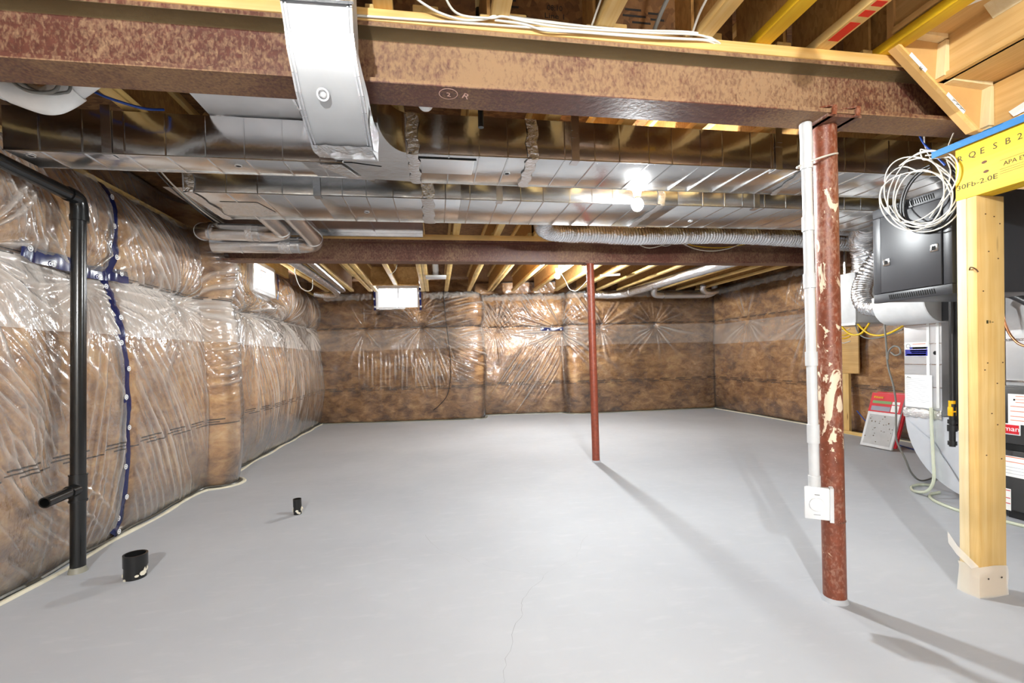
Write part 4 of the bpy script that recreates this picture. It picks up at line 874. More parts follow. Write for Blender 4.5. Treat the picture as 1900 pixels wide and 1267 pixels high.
# ------------------------------------------------------------------ drain pipes, stubs
td = thing('drain_pipe', 'black plastic drain pipe with tee running down the left wall', 'pipe', (-1.955, 2.85, 0))
pa, pb_, r_ = Vector((-1.962, 2.850, 0)), Vector((-1.935, 2.935, 1.99)), 0.034
MB().tube([pa, pb_], r_, 24).build('riser', M['abs'], td)
MB().tube([(-1.935, 2.937, 1.94), (-1.934, 2.938, 2.00), (-1.934, 2.930, 2.035), (-1.935, 2.905, 2.05), (-1.936, 2.86, 2.052)], 0.040, 22, smooth=4).build('elbow', M['abs'], td)
MB().tube([(-1.936, 2.87, 2.051), (-1.95, 1.2, 2.105)], r_, 24).build('branch', M['abs'], td)
MB().tube([(-1.935, 2.936, 1.925), (-1.935, 2.937, 1.955)], 0.043, 22).build('coupling', M['abs'], td)
MB().tube([pa.lerp(pb_, .19), pa.lerp(pb_, .265)], 0.039, 22).build('tee', M['abs'], td)
for k in (.192, .262): MB().tube([pa.lerp(pb_, k), pa.lerp(pb_, k+.004)], 0.042, 22).build('collar', M['abs'], td)
MB().tube([(-1.955, 2.868, .45), (-1.955, 2.80, .447)], 0.034, 20).build('tee', M['abs'], td)
MB().ring((-1.955, 2.83, .449), (-1.953, 2.645, .440), 0.028, 0.022, 22).build('branch_stub', M['abs'], td)
MB().disc((-1.953, 2.70, .442), (0, -1, 0), 0.023, 0.002, 18).build('stub_inside', M['darkhole'], td)
MB().tube([(-1.962, 2.850, 0.0), (-1.962, 2.850, 0.03)], 0.05, 18, rs=[0.043, 0.036]).build('foam_collar', M['caulk2'], td)
def stub(x, y, r, h, tx, label):
    t = thing('pipe_stub', label, 'pipe', (x, y, 0)); top = Vector((x+tx, y, h))
    MB().ring((x, y, 0), (x+tx*.8, y, h*.6), r*.93, r*.80, 24).build('pipe', M['abs'], t)
    MB().ring((x+tx*.7, y, h*.5), top, r, r*.84, 24).build('hub', M['abs'], t)
    MB().disc((x, y, 0.004), (0, 0, 1), r*.8, 0.002, 20).build('inside', M['darkhole'], t)
    m = MB(); rs = np.random.RandomState(int(r*1000))
    for k in range(12):
        a = rs.rand()*6.28; zz = rs.rand()*h*.35; m.disc((x+math.cos(a)*r*.92, y+math.sin(a)*r*.92, zz), (math.cos(a), math.sin(a), 0), 0.006+.010*rs.rand(), 0.003, 7, .6+.9*rs.rand())
    m.build('plaster_splash', M['plaster'], t)['kind'] = 'stuff'; return t
stub(-1.60, 2.705, 0.054, 0.125, 0.006, 'wide open black pipe stub in the floor near the left wall')
stub(-1.036, 3.575, 0.029, 0.112, 0.0, 'small black capped pipe stub farther out on the floor')
tw = thing('drain_pipe', 'white plastic drain pipe dipping below the near beam at the far left', 'pipe', (-1.44, 2.02, 2.11))
MB().tube([(-2.05, 1.98, 2.36), (-1.60, 2.02, 2.178), (-1.50, 2.02, 2.140)], 0.042, 22).build('pipe', M['pvc'], tw)
MB().tube([(-1.53, 2.02, 2.15), (-1.46, 2.02, 2.124), (-1.43, 2.02, 2.117), (-1.40, 2.02, 2.122), (-1.36, 2.02, 2.146), (-1.33, 2.02, 2.17)], 0.047, 22, smooth=4).build('bend', M['pvc'], tw)
MB().tube([(-1.36, 2.02, 2.15), (-1.18, 2.02, 2.295), (-0.90, 2.02, 2.52)], 0.042, 22).build('pipe', M['pvc'], tw)
MB().tube([(-1.615, 2.02, 2.184), (-1.55, 2.02, 2.159)], 0.047, 22).build('coupling', M['pvc'], tw)
tw2 = thing('drain_pipe', 'upright white plastic pipe behind the near beam, right of the elbow', 'pipe', (-0.005, 2.0, 2.15))
MB().tube([(-0.005, 2.0, HS), (-0.012, 2.0, 2.20)], 0.029, 20).build('pipe', M['pvc'], tw2); MB().ball((-0.012, 2.0, 2.185), 0.033).build('end_cap', M['pvc'], tw2)
tag(MB().tube([(0.218, 1.95, HS), (0.215, 1.95, 2.07)], 0.012, 14).build('thin_pipe', M['abs'], None), 'thin upright black pipe behind the near beam', 'pipe')
tj = thing('round_duct', 'crumpled round foil takeoff standing on the first duct at the left', 'duct', (-0.98, 2.47, 2.28))
MB().tube([(-0.98, 2.45, 2.285), (-0.985, 2.44, 2.33), (-1.0, 2.40, 2.42), (-1.02, 2.3, 2.5)], 0.055, 18).build('pipe', M['flexfoil'], tj)
m = MB(); m.add([(-1.06, 2.40, 2.279), (-.90, 2.40, 2.279), (-.90, 2.56, 2.279), (-1.06, 2.56, 2.279), (-1.03, 2.41, 2.33), (-.93, 2.41, 2.33), (-.93, 2.5, 2.33), (-1.03, 2.5, 2.33)], [(0, 3, 2, 1), (4, 5, 6, 7), (0, 1, 5, 4), (1, 2, 6, 5), (2, 3, 7, 6), (3, 0, 4, 7)]); m.build('takeoff_collar', M['galv'], tj, bevel=.008)

# ------------------------------------------------------------------ lamps
def bulb(label, x, y, z, key, top):
    t = thing('light_bulb', label, 'lamp', (x, y, z)); t['group'] = 'bare bulbs'
    MB().ball((x, y, z), 0.036, 1, 1, 1.12).build('glass_globe', mk_bulb('bulb_glow_'+key, key), t)
    MB().tube([(x, y, z+.034), (x, y, z+.06)], 0.016, 16, rs=[.018, .014]).build('screw_cap', M['chrome'], t)
    MB().tube([(x, y, z+.055), (x, y, z+.095)], 0.022, 18, rs=[0.020, 0.03]).build('socket', M['white'], t)
    if top > z+.1: MB().tube([(x, y, z+.09), (x, y, top)], 0.006, 8).build('cord', M['wirewhite'], t)
    del t['group']; return t
bulb('lit bare bulb hanging in the gap between the two big ducts', 1.272, 2.740, 2.035, 'middle', HS)
bulb('lit bare bulb under the far joists, left of the thin post', 1.690, 6.22, 2.215, 'far', HS)
bulb('bare bulb behind the viewer on the right of the beam bay', 0.90, 0.55, 2.25, 'near', HS)
bulb('unseen fill bulb added at the back of the room behind the viewer', -0.5, -2.0, 2.25, 'rear_fill', HS)  # added out of view to fill the whole room with light

# ------------------------------------------------------------------ cables
def cable(name, label, pts, r, mat, group=None, sub=8, seg=6):
    return tag(MB().tube(pts, r, seg, smooth=sub).build(name, M[mat], None, sharp=80), label, 'cable', group)
G = 'white cables along the near beam'
lz = 2.315
cable('white_cable', 'lowest white cable along the front edge of the near beam board', [(-0.24, 1.640, 2.268), (-0.05, 1.640, 2.272), (0.20, 1.638, 2.276), (0.40, 1.636, 2.278), (0.62, 1.636, 2.28), (0.9, 1.636, 2.285), (1.08, 1.640, 2.293), (1.13, 1.655, 2.288)], 0.0042, 'wirewhite', G)
cable('white_cable', 'white cable dropping from the left joists onto the near beam board', [(-0.075, 1.50, 2.40), (-0.06, 1.58, 2.335), (0.02, 1.62, 2.30), (0.12, 1.633, 2.282), (0.2, 1.634, 2.29), (0.262, 1.632, 2.312), (0.33, 1.633, 2.303), (0.5, 1.634, 2.298), (0.75, 1.634, 2.300), (1.0, 1.634, 2.312), (1.10, 1.645, 2.296), (1.135, 1.66, 2.283)], 0.0042, 'wirewhite', G)
cable('white_cable', 'white cable slanting down beside the white pipe to the near beam board', [(0.02, 1.50, 2.40), (0.06, 1.58, 2.33), (0.11, 1.625, 2.295), (0.22, 1.628, 2.292), (0.27, 1.628, 2.302), (0.36, 1.630, 2.292), (0.5, 1.630, 2.285), (0.8, 1.630, 2.292), (1.02, 1.632, 2.303), (1.11, 1.65, 2.29)], 0.0042, 'wirewhite', G)
cable('white_cable', 'white cable sagging lowest near the middle of the near beam board', [(0.24, 1.636, 2.292), (0.34, 1.632, 2.285), (0.42, 1.630, 2.268), (0.55, 1.630, 2.272), (0.8, 1.630, 2.275), (0.95, 1.633, 2.283), (1.06, 1.64, 2.29), (1.12, 1.66, 2.286)], 0.0042, 'wirewhite', G)
cable('white_cable', 'uppermost white cable of the bundle on the near beam board', [(0.26, 1.645, 2.318), (0.4, 1.645, 2.312), (0.6, 1.645, 2.306), (0.85, 1.645, 2.310), (1.01, 1.645, 2.318), (1.09, 1.65, 2.305), (1.13, 1.67, 2.29)], 0.0042, 'wirewhite', G)
cable('dark_cable', 'dark grey cable rising between joists above the near beam', [(0.86, 1.70, 2.32), (0.87, 1.62, 2.38), (0.89, 1.50, 2.44), (0.90, 1.40, 2.47)], 0.009, 'wiregrey')
cable('white_cable', 'pair of pale wires on the side of a joist above the near beam', [(1.005, 1.66, 2.315), (1.0, 1.58, 2.36), (1.005, 1.45, 2.40), (1.01, 1.3, 2.43)], 0.005, 'wirewhite')
cable('white_cable', 'thin white cable running up the face of a joist right of the white pipe', [(0.602, 1.66, 2.31), (0.605, 1.56, 2.34), (0.607, 1.4, 2.37)], 0.004, 'wirewhite')
cable('blue_cable', 'blue cable hanging behind the near beam at the left', [(-1.62, 2.30, 2.36), (-1.455, 2.25, 2.305), (-1.355, 2.25, 2.262), (-1.249, 2.30, 2.25), (-1.20, 2.37, 2.283)], 0.006, 'wireblue')
cable('grey_cable', 'grey cable loop hanging behind the white drain pipe', [(-1.52, 1.93, 2.22), (-1.466, 1.93, 2.14), (-1.417, 1.93, 2.106), (-1.349, 1.93, 2.104), (-1.32, 1.93, 2.13), (-1.316, 1.93, 2.2), (-1.33, 1.93, 2.32)], 0.006, 'wiregrey')
cable('grey_cable', 'second grey cable loop just behind the first at the left', [(-1.55, 1.96, 2.24), (-1.46, 1.96, 2.155), (-1.40, 1.96, 2.118), (-1.33, 1.96, 2.12), (-1.30, 1.96, 2.15), (-1.30, 1.96, 2.32)], 0.005, 'wiregrey')
cable('white_cable', 'loose white cable sagging over the far beam, left of the longer sag', [(1.95, 4.45, 2.262), (2.069, 4.49, 2.240), (2.12, 4.49, 2.21), (2.185, 4.49, 2.193), (2.25, 4.49, 2.197), (2.34, 4.49, 2.22), (2.44, 4.47, 2.262)], 0.005, 'wirewhite')
cable('white_cable', 'long white cable sagging over the far beam web', [(2.45, 4.45, 2.275), (2.55, 4.49, 2.25), (2.723, 4.49, 2.186), (2.907, 4.49, 2.168), (3.10, 4.49, 2.195), (3.25, 4.47, 2.25), (3.35, 4.45, 2.28)], 0.005, 'wirewhite')
cable('yellow_cable', 'thin yellow-green wire sagging behind the long white one at the far beam', [(2.5, 4.46, 2.27), (2.70, 4.50, 2.225), (2.9, 4.50, 2.205), (3.1, 4.50, 2.212), (3.3, 4.50, 2.245), (3.5, 4.46, 2.265), (4.2, 4.45, 2.21)], 0.004, 'wireyellow')
cable('white_cable', 'short white cable tail curling at the far beam between the sags', [(2.30, 4.46, 2.26), (2.34, 4.49, 2.222), (2.40, 4.49, 2.215), (2.46, 4.48, 2.24), (2.48, 4.46, 2.27)], 0.004, 'wirewhite')
cable('white_cable', 'white cable drooping from the far bulb towards the thin post', [(1.75, 6.3, 2.28), (1.88, 6.5, 2.20), (1.97, 6.6, 2.09), (2.062, 6.6, 2.06), (2.13, 6.6, 2.10), (2.22, 6.6, 2.19), (2.32, 6.6, 2.30)], 0.0045, 'wiregrey')
cable('white_cable', 'white cable drooping beside the left window', [(-1.62, 5.9, 2.29), (-1.75, 6.3, 2.27), (-1.78, 6.6, 2.14), (-1.72, 6.7, 2.09), (-1.66, 6.75, 2.13), (-1.66, 6.8, 2.29)], 0.006, 'wirewhite')
cable('dark_cable', 'dark cable pair running back under the first duct at the left', [(-1.55, 2.5, 2.30), (-1.62, 3.0, 2.295), (-1.70, 3.4, 2.295), (-1.76, 3.9, 2.29), (-1.78, 4.4, 2.285)], 0.007, 'wireblack')
cable('white_cable', 'pale cable running back under the first duct beside the dark pair', [(-1.52, 2.5, 2.295), (-1.59, 3.0, 2.29), (-1.67, 3.4, 2.29), (-1.73, 3.9, 2.285), (-1.74, 4.4, 2.28)], 0.005, 'wirewhite')
cable('white_cable', 'thin white wire looping between far joists left of the window', [(-0.46, 6.1, 2.33), (-0.50, 6.3, 2.30), (-0.57, 6.5, 2.29), (-0.62, 6.7, 2.32)], 0.005, 'wirewhite')

# ------------------------------------------------------------------ stairs, landing edge, header beam, wood post
ts = thing('staircase', 'underside of a wooden staircase at the upper right, open wedges showing', 'stairs', (2.1, 1.2, 2.0))
sb = lambda x: 2.35-0.836*(x-1.80)
m = MB(); m.prism([(1.85, sb(1.85)), (2.233, 1.988), (2.55, 1.988), (2.305, 2.30), (1.95, HS-.002), (1.85, HS-.002)], 'y', 1.600, 1.628); m.build('stringer', M['mdf'], ts)
m = MB(); m.prism([(1.85, sb(1.85)), (2.233, 1.988), (2.247, 1.988), (1.85, sb(1.85)+.012)], 'y', 1.584, 1.600); m.build('stringer_edge', M['pine_x'], ts)
m = MB(); m.prism([(1.85, sb(1.85)), (2.233, 1.988), (2.55, 1.988), (2.305, 2.30), (1.95, HS-.002), (1.85, HS-.002)], 'y', 0.62, 0.65); m.build('stringer', M['mdf'], ts)
steps = [(1.860, 2.352), (2.077, 2.176), (2.295, 1.992)]
for i, (x, z) in enumerate(steps):
    zt = z + 0.176 if i else HS-0.01
    B('riser', M['ply_y'], ts, x, x+0.012, 0.65, 1.600, z, zt)
    x1 = steps[i+1][0] if i < 2 else 2.56
    if i < 2: B('tread', M['ply_y'], ts, x-0.02, x1+0.03, 0.65, 1.600, z, z+0.024)
    B('wedge', M['pine_pale'], ts, x-0.014, x+.0, 1.575, 1.600, z+.0, zt-0.02) if i else None
    if i < 2:
        m = MB(); m.prism([(x+.012, z), (x1-.01, z), (x1-.01, z-.016), (x+.012, z-.006)], 'y', 1.565, 1.600); m.build('wedge', M['pine_pale'], ts)
        m = MB(); m.prism([(x1-.002, z), (x1-.045, z), (x1-.002, z-.045)], 'y', 0.9, 1.42); m.build('glue_block', M['pine_pale'], ts)
# vertical wedges seen against the stringer
for x, z0, z1 in ((2.077, 2.188, 2.33), (2.295, 2.0, 2.16)):
    m = MB(); m.prism([(x-.030, z0), (x-.002, z0), (x-.002, z1), (x-.016, z1)], 'y', 1.568, 1.600); m.build('wedge', M['pine_pale'], ts)
def slant(c, L, h, name, mat, body=None):
    a = Vector((c-L/2, 1.5825, sb(c-L/2)+.010)); b = Vector((c+L/2, 1.5825, sb(c+L/2)+.010)); n = Vector((0.64, 0, 0.77)); 
    m = MB(); m.add([a-n*.009, b-n*.009, b+n*.009, a+n*.009], [(0, 1, 2, 3)]); o = m.build(name, mat, ts)
    if body: text('label_text', body, 0.016, b-n*.006+Vector((0.0, -.001, 0))-(b-a)*.18, (-.77*1, 0, .64), (-.64, 0, -.77), M['ink'], ts)
    return o
slant(1.945, 0.075, .018, 'paper_label', M['paper'], '30')
slant(2.125, 0.085, .018, 'paper_label', M['paper'])
m = MB()
for k in range(3):
    a = Vector((2.105+.018*k, 1.581, sb(2.105+.018*k)+.004)); m.bar(a, a+Vector((.02, 0, -.004)), .0015, .0015)
    m.bar(a+Vector((.004, 0, .006)), a+Vector((.028, 0, -.012)), .001, .001)
m.build('label_print', M['inkgrey'], ts)
# torn paper left on the boards
for pts in ([(1.90, 1.52, 2.349), (2.03, 1.35, 2.349), (2.04, 1.22, 2.349), (1.99, 1.2, 2.347), (1.93, 1.38, 2.347)], [(2.05, 1.30, 2.346), (2.068, 1.15, 2.346), (2.03, 1.02, 2.346), (2.0, 1.16, 2.344)]):
    MB().add(pts, [tuple(range(len(pts)))]).build('torn_paper', M['paper'], ts)
MB().add([(2.2935, 1.52, 2.03), (2.2935, 1.40, 2.06), (2.285, 1.36, 2.04), (2.28, 1.42, 2.005), (2.288, 1.5, 2.0)], [(0, 1, 2, 3, 4)]).build('torn_paper', M['paper'], ts)

tl = thing('landing_board', 'plywood landing edge painted blue, resting on the yellow beam', 'board', (2.3, 1.0, 1.966))
B('panel', M['ply_y'], tl, 2.283, 2.90, -0.4, 1.80, 1.966, 1.986); B('painted_edge', M['bluepaint'], tl, 2.278, 2.284, -0.4, 1.80, 1.961, 1.990)
th = thing('header_beam', 'bright yellow stamped header beam on the wood post', 'beam', (2.32, 1.0, 1.735))
B('ply_board', M['lvl'], th, 2.297, 2.342, -0.5, 1.716, 1.738, 1.966, bevel=.002); B('ply_board', M['lvl'], th, 2.3425, 2.387, -0.5, 1.716, 1.738, 1.966, bevel=.002)
XD, YD = (0, -1, 0), (0, 0, 1); xf = 2.2965
for ch, y in (('R', 1.708), ('Q', 1.665), ('E', 1.622), ('S', 1.576), ('B', 1.535), ('2', 1.495), ('2', 1.45), ('E', 1.41)):
    text('stamp', ch, 0.036, (xf, y, 1.905), XD, YD, M['inkbrown'], th, None)
text('stamp', '30Fb-2.0E', 0.030, (xf, 1.712, 1.782), XD, YD, M['inkbrown'], th, 0.150)
text('stamp', 'APA EWS', 0.024, (xf, 1.540, 1.824), XD, YD, M['inkbrown'], th, None)
m = MB()
for z in (1.848, 1.812, 1.803, 1.794): m.box(xf-.0003, xf+.0001, 1.36, 1.552, z, z+.0012)
m.build('stamp_lines', M['inkbrown'], th)
for y, z in ((1.606, 1.866), (1.600, 1.825)): MB().disc((xf, y, z), (-1, 0, 0), 0.006, 0.0004, 10, 1.7).build('knot', M['rust'], th)
tq = thing('wood_post', 'pale pine post of two boards under the yellow beam', 'post', (2.37, 1.675, 0))
B('post_board', M['pine_z'], tq, 2.299, 2.443, 1.637, 1.6745, 0.0, 1.738, bevel=.002); B('post_board', M['pine_pale'], tq, 2.297, 2.441, 1.6755, 1.713, 0.0, 1.738, bevel=.002)
for x, z in ((2.345, 1.66), (2.39, 1.65), (2.42, 1.62), (2.36, 1.50), (2.41, 1.47), (2.33, 1.33), (2.35, 1.02), (2.335, .99), (2.40, .93), (2.43, 1.02), (2.37, .80), (2.34, .62), (2.42, .60), (2.40, .75)):
    MB().disc((x, 1.6368, z), (0, -1, 0), 0.0028, 0.0004, 7, 1.6).build('nail_hole', M['rust'], tq)
m = MB(); m.box(2.372, 2.383, 1.6364, 1.6369, 1.195, 1.1975); m.box(2.362, 2.366, 1.6364, 1.6369, 1.192, 1.203); m.box(2.345, 2.356, 1.6364, 1.6369, 1.190, 1.204); m.build('grade_stamp', M['inkbrown'], tq)
MB().tube([(2.2965, 1.664, 1.425), (2.288, 1.655, 1.434), (2.285, 1.642, 1.431), (2.288, 1.632, 1.420), (2.292, 1.628, 1.41)], 0.0025, 6, smooth=4).build('bent_nail', M['rust'], tq)
vs = []; fs = []; ring = [(2.294, 1.634), (2.37, 1.631), (2.446, 1.634), (2.448, 1.675), (2.446, 1.716), (2.37, 1.718), (2.293, 1.716), (2.291, 1.675)]
for k, (h) in enumerate((0.0, .04, .08, .115, .135)):
    for j, (x, y) in enumerate(ring): e = .010*math.sin(j*2.1+k*1.7) + (.016 if k == 0 else 0); vs.append((x+(x-2.37)*e*3, y+(y-1.675)*e*4, h+(.008*math.sin(j*2.7) if k == 4 else 0)))
for k in range(4):
    for j in range(8): fs.append((8*k+j, 8*k+(j+1) % 8, 8*k+8+(j+1) % 8, 8*k+8+j))
vs2 = [(2.288, 1.632, .14), (2.287, 1.715, .20), (2.262, 1.735, .26), (2.245, 1.72, .215), (2.262, 1.70, .17), (2.287, 1.66, .12)]
m = MB(); m.add(vs, fs); m.add(vs2, [(0, 1, 2, 3, 4, 5)]); o = m.build('plastic_wrap', M['film'], tq, sharp=80); o['label'] = 'torn milky plastic wrapped round the foot'
for x in (2.33, 2.40): MB().disc((x, 1.626, .085), (0, -1, 0), 0.004, 0.001, 8).build('nail_head', M['ink'], tq)

# ------------------------------------------------------------------ wall cabinet for network gear
tr = thing('network_cabinet', 'black metal wall cabinet behind the wood post, cables draped over it', 'cabinet', (2.6, 1.97, 1.34))
RX0, RX1, RY0, RY1, RZ0, RZ1 = 2.355, 2.955, 1.775, 2.165, 1.338, 1.838
B('body', M['rack'], tr, RX0+.02, RX1, RY0+.006, RY1-.006, RZ0+.006, RZ1-.006, bevel=.004)
for z0, z1 in ((RZ0, RZ0+.048), (RZ1-.048, RZ1)): B('front_rail', M['rack'], tr, RX0, RX0+.03, RY0, RY1, z0, z1, bevel=.004)
for y0, y1 in ((RY0, RY0+.040), (RY1-.045, RY1)): B('front_rail', M['rack'], tr, RX0, RX0+.03, y0, y1, RZ0+.048, RZ1-.048, bevel=.004)
dr = B('door', M['rack'], tr, RX0-.006, RX0+.004, RY0+.043, RY1-.050, RZ0+.050, RZ1-.050, bevel=.002)
for y, z in ((RY1-.085, 1.545), (RY0+.070, 1.565)):
    m = MB(); m.box(RX0-.010, RX0-.005, y-.016, y+.020, z-.018, z+.018); m.build('latch', M['chrome'], dr, bevel=.002); B('latch_slot', M['darkhole'], dr, RX0-.0115, RX0-.009, y-.006, y+.010, z-.010, z+.010)
for zc in (RZ0+.024, RZ1-.024):
    m = MB()
    for k in range(22): y = RY0+.075+k*.0105; m.bar((RX0-.0008, y, zc-.012), (RX0-.0008, y+.006, zc+.012), .0045, .002, (1, 0, 0))
    m.build('vent_slots', M['darkhole'], tr)['kind'] = 'stuff'
m = MB(); m.box(RX0+.05, RX0+.12, RY1-.10, RY0+.08, RZ1, RZ1+.012); m.build('cable_inlet', M['greybox'], tr)
tk = thing('backboard', 'plywood backing board carrying the black cabinet', 'board', (2.97, 1.95, 1.2))
B('panel', M['ply_y'], tk, 2.957, 2.975, 1.78, 2.16, 1.36, 2.05); B('cleat', M['pine_z'], tk, 2.976, 3.014, 2.06, 2.15, 1.36, HJ)
G2 = 'white cables looped over the cabinet'
rs = np.random.RandomState(12)
for i, (cy, czz, a, b, th_, k0, k1) in enumerate(((1.880, 1.835, .165, .20, -.55, 0, 25), (1.900, 1.850, .13, .21, -.75, 0, 22), (1.865, 1.830, .15, .165, -.30, 3, 25), (1.895, 1.815, .12, .19, -.95, 0, 25), (1.875, 1.865, .17, .155, -.2, 0, 20), (1.910, 1.84, .145, .18, -.5, 2, 24), (1.860, 1.80, .11, .15, -.7, 0, 25))):
    xx = 2.325-.006*i; P = []
    for k in range(k0, k1):
        t = 2*math.pi*k/24+1.2; w = 1+.05*math.sin(3*t+i); u, v = a*w*math.cos(t), b*w*math.sin(t); P.append((xx+.014*math.sin(t*2+i), cy+u*math.cos(th_)-v*math.sin(th_), czz+u*math.sin(th_)+v*math.cos(th_)))
    cable('white_cable', ['widest', 'tall narrow', 'low round', 'steeply tilted', 'flat wide', 'middling', 'smallest'][i] + ' white cable loop of the coil hanging before the black cabinet', P, 0.0031, 'wirewhite', G2, sub=3)
for i in range(2):
    P = []
    for k in range(22):
        t = 2*math.pi*k/24+2.4; P.append((2.342-.004*i, 1.86+(.125+.01*i)*math.cos(t), 1.80+(.145+.012*i)*math.sin(t)))
    cable('black_cable', ('outer' if i else 'inner') + ' black cable loop behind the white coil on the cabinet', P, 0.005, 'wireblack', None, sub=3)
cable('white_cable', 'white cable arching from the cabinet top to the coil', [(2.35, 2.075, 1.838), (2.335, 2.078, 1.90), (2.33, 2.065, 1.965), (2.33, 2.02, 2.0), (2.33, 1.965, 1.995), (2.33, 1.906, 1.95)], 0.0031, 'wirewhite')
cable('white_cable', 'white cable rising from the coil to the joists, left of its neighbour', [(2.33, 1.758, 1.86), (2.33, 1.814, 1.931), (2.33, 1.856, 2.012), (2.33, 1.872, 2.096), (2.34, 1.859, 2.22), (2.35, 1.85, 2.32)], 0.0031, 'wirewhite')
cable('white_cable', 'white cable curling under the landing board beside the coil', [(2.32, 1.75, 1.985), (2.32, 1.80, 2.0), (2.32, 1.86, 2.03), (2.32, 1.882, 2.04), (2.32, 1.87, 1.99), (2.32, 1.82, 1.975), (2.32, 1.75, 1.95)], 0.0031, 'wirewhite')
cable('blue_cable', 'short blue cable under the near beam above the coil', [(2.34, 1.92, 2.18), (2.33, 1.88, 2.08), (2.33, 1.83, 2.0), (2.34, 1.79, 1.93)], 0.005, 'wireblue')
cable('white_cable', 'white cable falling steeply behind the yellow beam end', [(2.335, 1.73, 2.1), (2.335, 1.78, 1.98), (2.33, 1.76, 1.88), (2.335, 1.80, 1.78), (2.34, 1.86, 1.71)], 0.0031, 'wirewhite')

# ------------------------------------------------------------------ furnace group on the right
tf_ = thing('furnace', 'charcoal furnace behind the wood post with labels on its panels', 'furnace', (3.85, 2.1, 0))
FX, FY0, FY1 = 3.535, 1.72, 2.395
B('base', M['blackpaint'], tf_, FX+.03, 4.25, FY0+.02, FY1-.02, 0.0, 0.05)
B('cabinet', M['furnace'], tf_, FX+.012, 4.25, FY0, FY1, 0.05, 0.838, bevel=.006)
B('upper_door', M['furnace'], tf_, FX-.004, FX+.012, FY0+.015, FY1-.012, 0.475, 0.828, bevel=.005); B('lower_door', M['furnace'], tf_, FX-.002, FX+.012, FY0+.015, FY1-.012, 0.058, 0.432, bevel=.005)
B('door_gap', M['darkhole'], tf_, FX+.006, FX+.013, FY0+.015, FY1-.012, 0.434, 0.473)
B('coil_box', M['galv_dull'], tf_, FX+.02, 4.2, FY0+.02, FY1-.015, 0.838, 1.62, bevel=.003); B('supply_plenum', M['galv'], tf_, FX+.03, 4.1, FY0+.05, FY1+.0, 1.62, 2.08)
for z in (0.86, 1.12, 1.40): B('seam', M['galv'], tf_, FX+.014, FX+.02, FY0+.02, FY1-.015, z, z+.012)
def sticker(parent, x, y1, y0, z0, z1, bars, name='paper_label', mat='paper'):
    o = B(name, M[mat], parent, x-.0012, x, y0, y1, z0, z1)
    for bz, mt, a, b, h in bars: B('label_print', M[mt], o, x-.0018, x-.0011, y1-(y1-y0)*b, y1-(y1-y0)*a, z0+(z1-z0)*bz, z0+(z1-z0)*bz+h)
    return o
sticker(tf_, FX-.0042, 2.352, 2.16, .600, .788, [(.12, 'orange', .06, .95, .004), (.25, 'orange', .06, .95, .004), (.42, 'orange', .06, .95, .004), (.58, 'orange', .06, .95, .004), (.72, 'orange', .2, .95, .004), (.82, 'orange', .2, .95, .003), (.92, 'orange', .2, .95, .004), (.78, 'ink', .14, .19, .012)])
sticker(tf_, FX-.0022, 2.385, 2.18, .268, .398, [(.93, 'orange', .03, .97, .005), (.70, 'orange', .03, .97, .004), (.45, 'greyprint', .05, .9, .002), (.30, 'greyprint', .05, .8, .002), (.15, 'greyprint', .05, .9, .002)])
sticker(tf_, FX-.0022, 2.395, 2.342, .052, .188, [(.9, 'redprint', .05, .95, .005), (.55, 'redprint', .05, .95, .005), (.3, 'redprint', .05, .95, .005)])
bd = B('badge', M['white'], tf_, FX-.010, FX-.004, 2.288, 2.47-.08, .532, .602, bevel=.003); B('badge_face', M['redprint'], bd, FX-.012, FX-.0095, 2.294, 2.386, .539, .595)
text('badge_text', 'man', 0.044, (FX-.0124, 2.371, .556), (0, -1, 0), (0, 0, 1), M['whiteprint'], bd, 0.076)

tg = thing('return_duct', 'tall galvanised return duct with papers and a rounded pale boot at the floor', 'duct', (3.7, 2.85, 0))
B('drop', M['galv_dull'], tg, 3.50, 4.10, 2.712, 2.975, 0.60, 2.082, bevel=.003)
for z in (0.80, 0.965, 1.115, 1.255, 1.42): B('lock_seam', M['galv'], tg, 3.496, 3.50, 2.712, 2.975, z, z+.006)
for y in (2.80, 2.735): B('seam_strip', M['pvc'], tg, 3.4955, 3.4975, y-.010, y+.010, 0.66, 1.27)
MB().disc((3.4985, 2.752, 1.050), (-1, 0, 0), 0.014, 0.002, 18).build('test_hole', M['darkhole'], tg)
arc = []
for k in range(15):
    a = math.pi/2*k/14; arc.append((2.42+0.553*math.cos(a)**.9, 0.60-0.545*math.sin(a)))
poly = [(2.42, 0.60), (2.976, 0.60)] + arc[1:] + [(2.40, 0.055), (2.40, 0.50)]
m = MB(); m.prism(poly, 'x', 3.50, 4.10); m.build('boot', M['galv_boot'], tg)
m = MB(); m.add([(3.497, 2.965, .56), (3.497, 2.72, .33), (3.497, 2.56, .12), (3.493, 2.60, .16), (3.493, 2.75, .40)], [(0, 1, 4), (1, 2, 3, 4)]); m.build('cross_break', M['galv_boot'], tg)
m = MB(); vs = []; fs = []
for k in range(13):
    y = 2.98-.27*k/12; e = .006*math.sin(k*2.2); vs += [(3.494, y, .640+e), (3.489, y, .610), (3.494, y, .575-e)]
for k in range(12):
    for q in (0, 1): fs.append((3*k+q, 3*k+q+1, 3*k+q+4, 3*k+q+3))
m.add(vs, fs).build('foil_tape', M['foil'], tg, sharp=80)
stk = sticker(tg, 3.4945, 2.965, 2.797, 1.028, 1.130, [(.86, 'orange', .35, .9, .004), (.02, 'blueprint', .02, .98, .048), (.52, 'blueprint', .22, .98, .014), (.50, 'paper', .35, .95, .018), (.34, 'yellowprint', .25, .95, .010), (.22, 'yellowprint', .3, .92, .008), (.05, 'paper', .08, .92, .012)], 'sticker')
m = MB(); m.ring((3.4932, 2.938, 1.104), (3.4925, 2.938, 1.104), .016, .0135, 20); m.build('sticker_ring', M['ink'], stk)
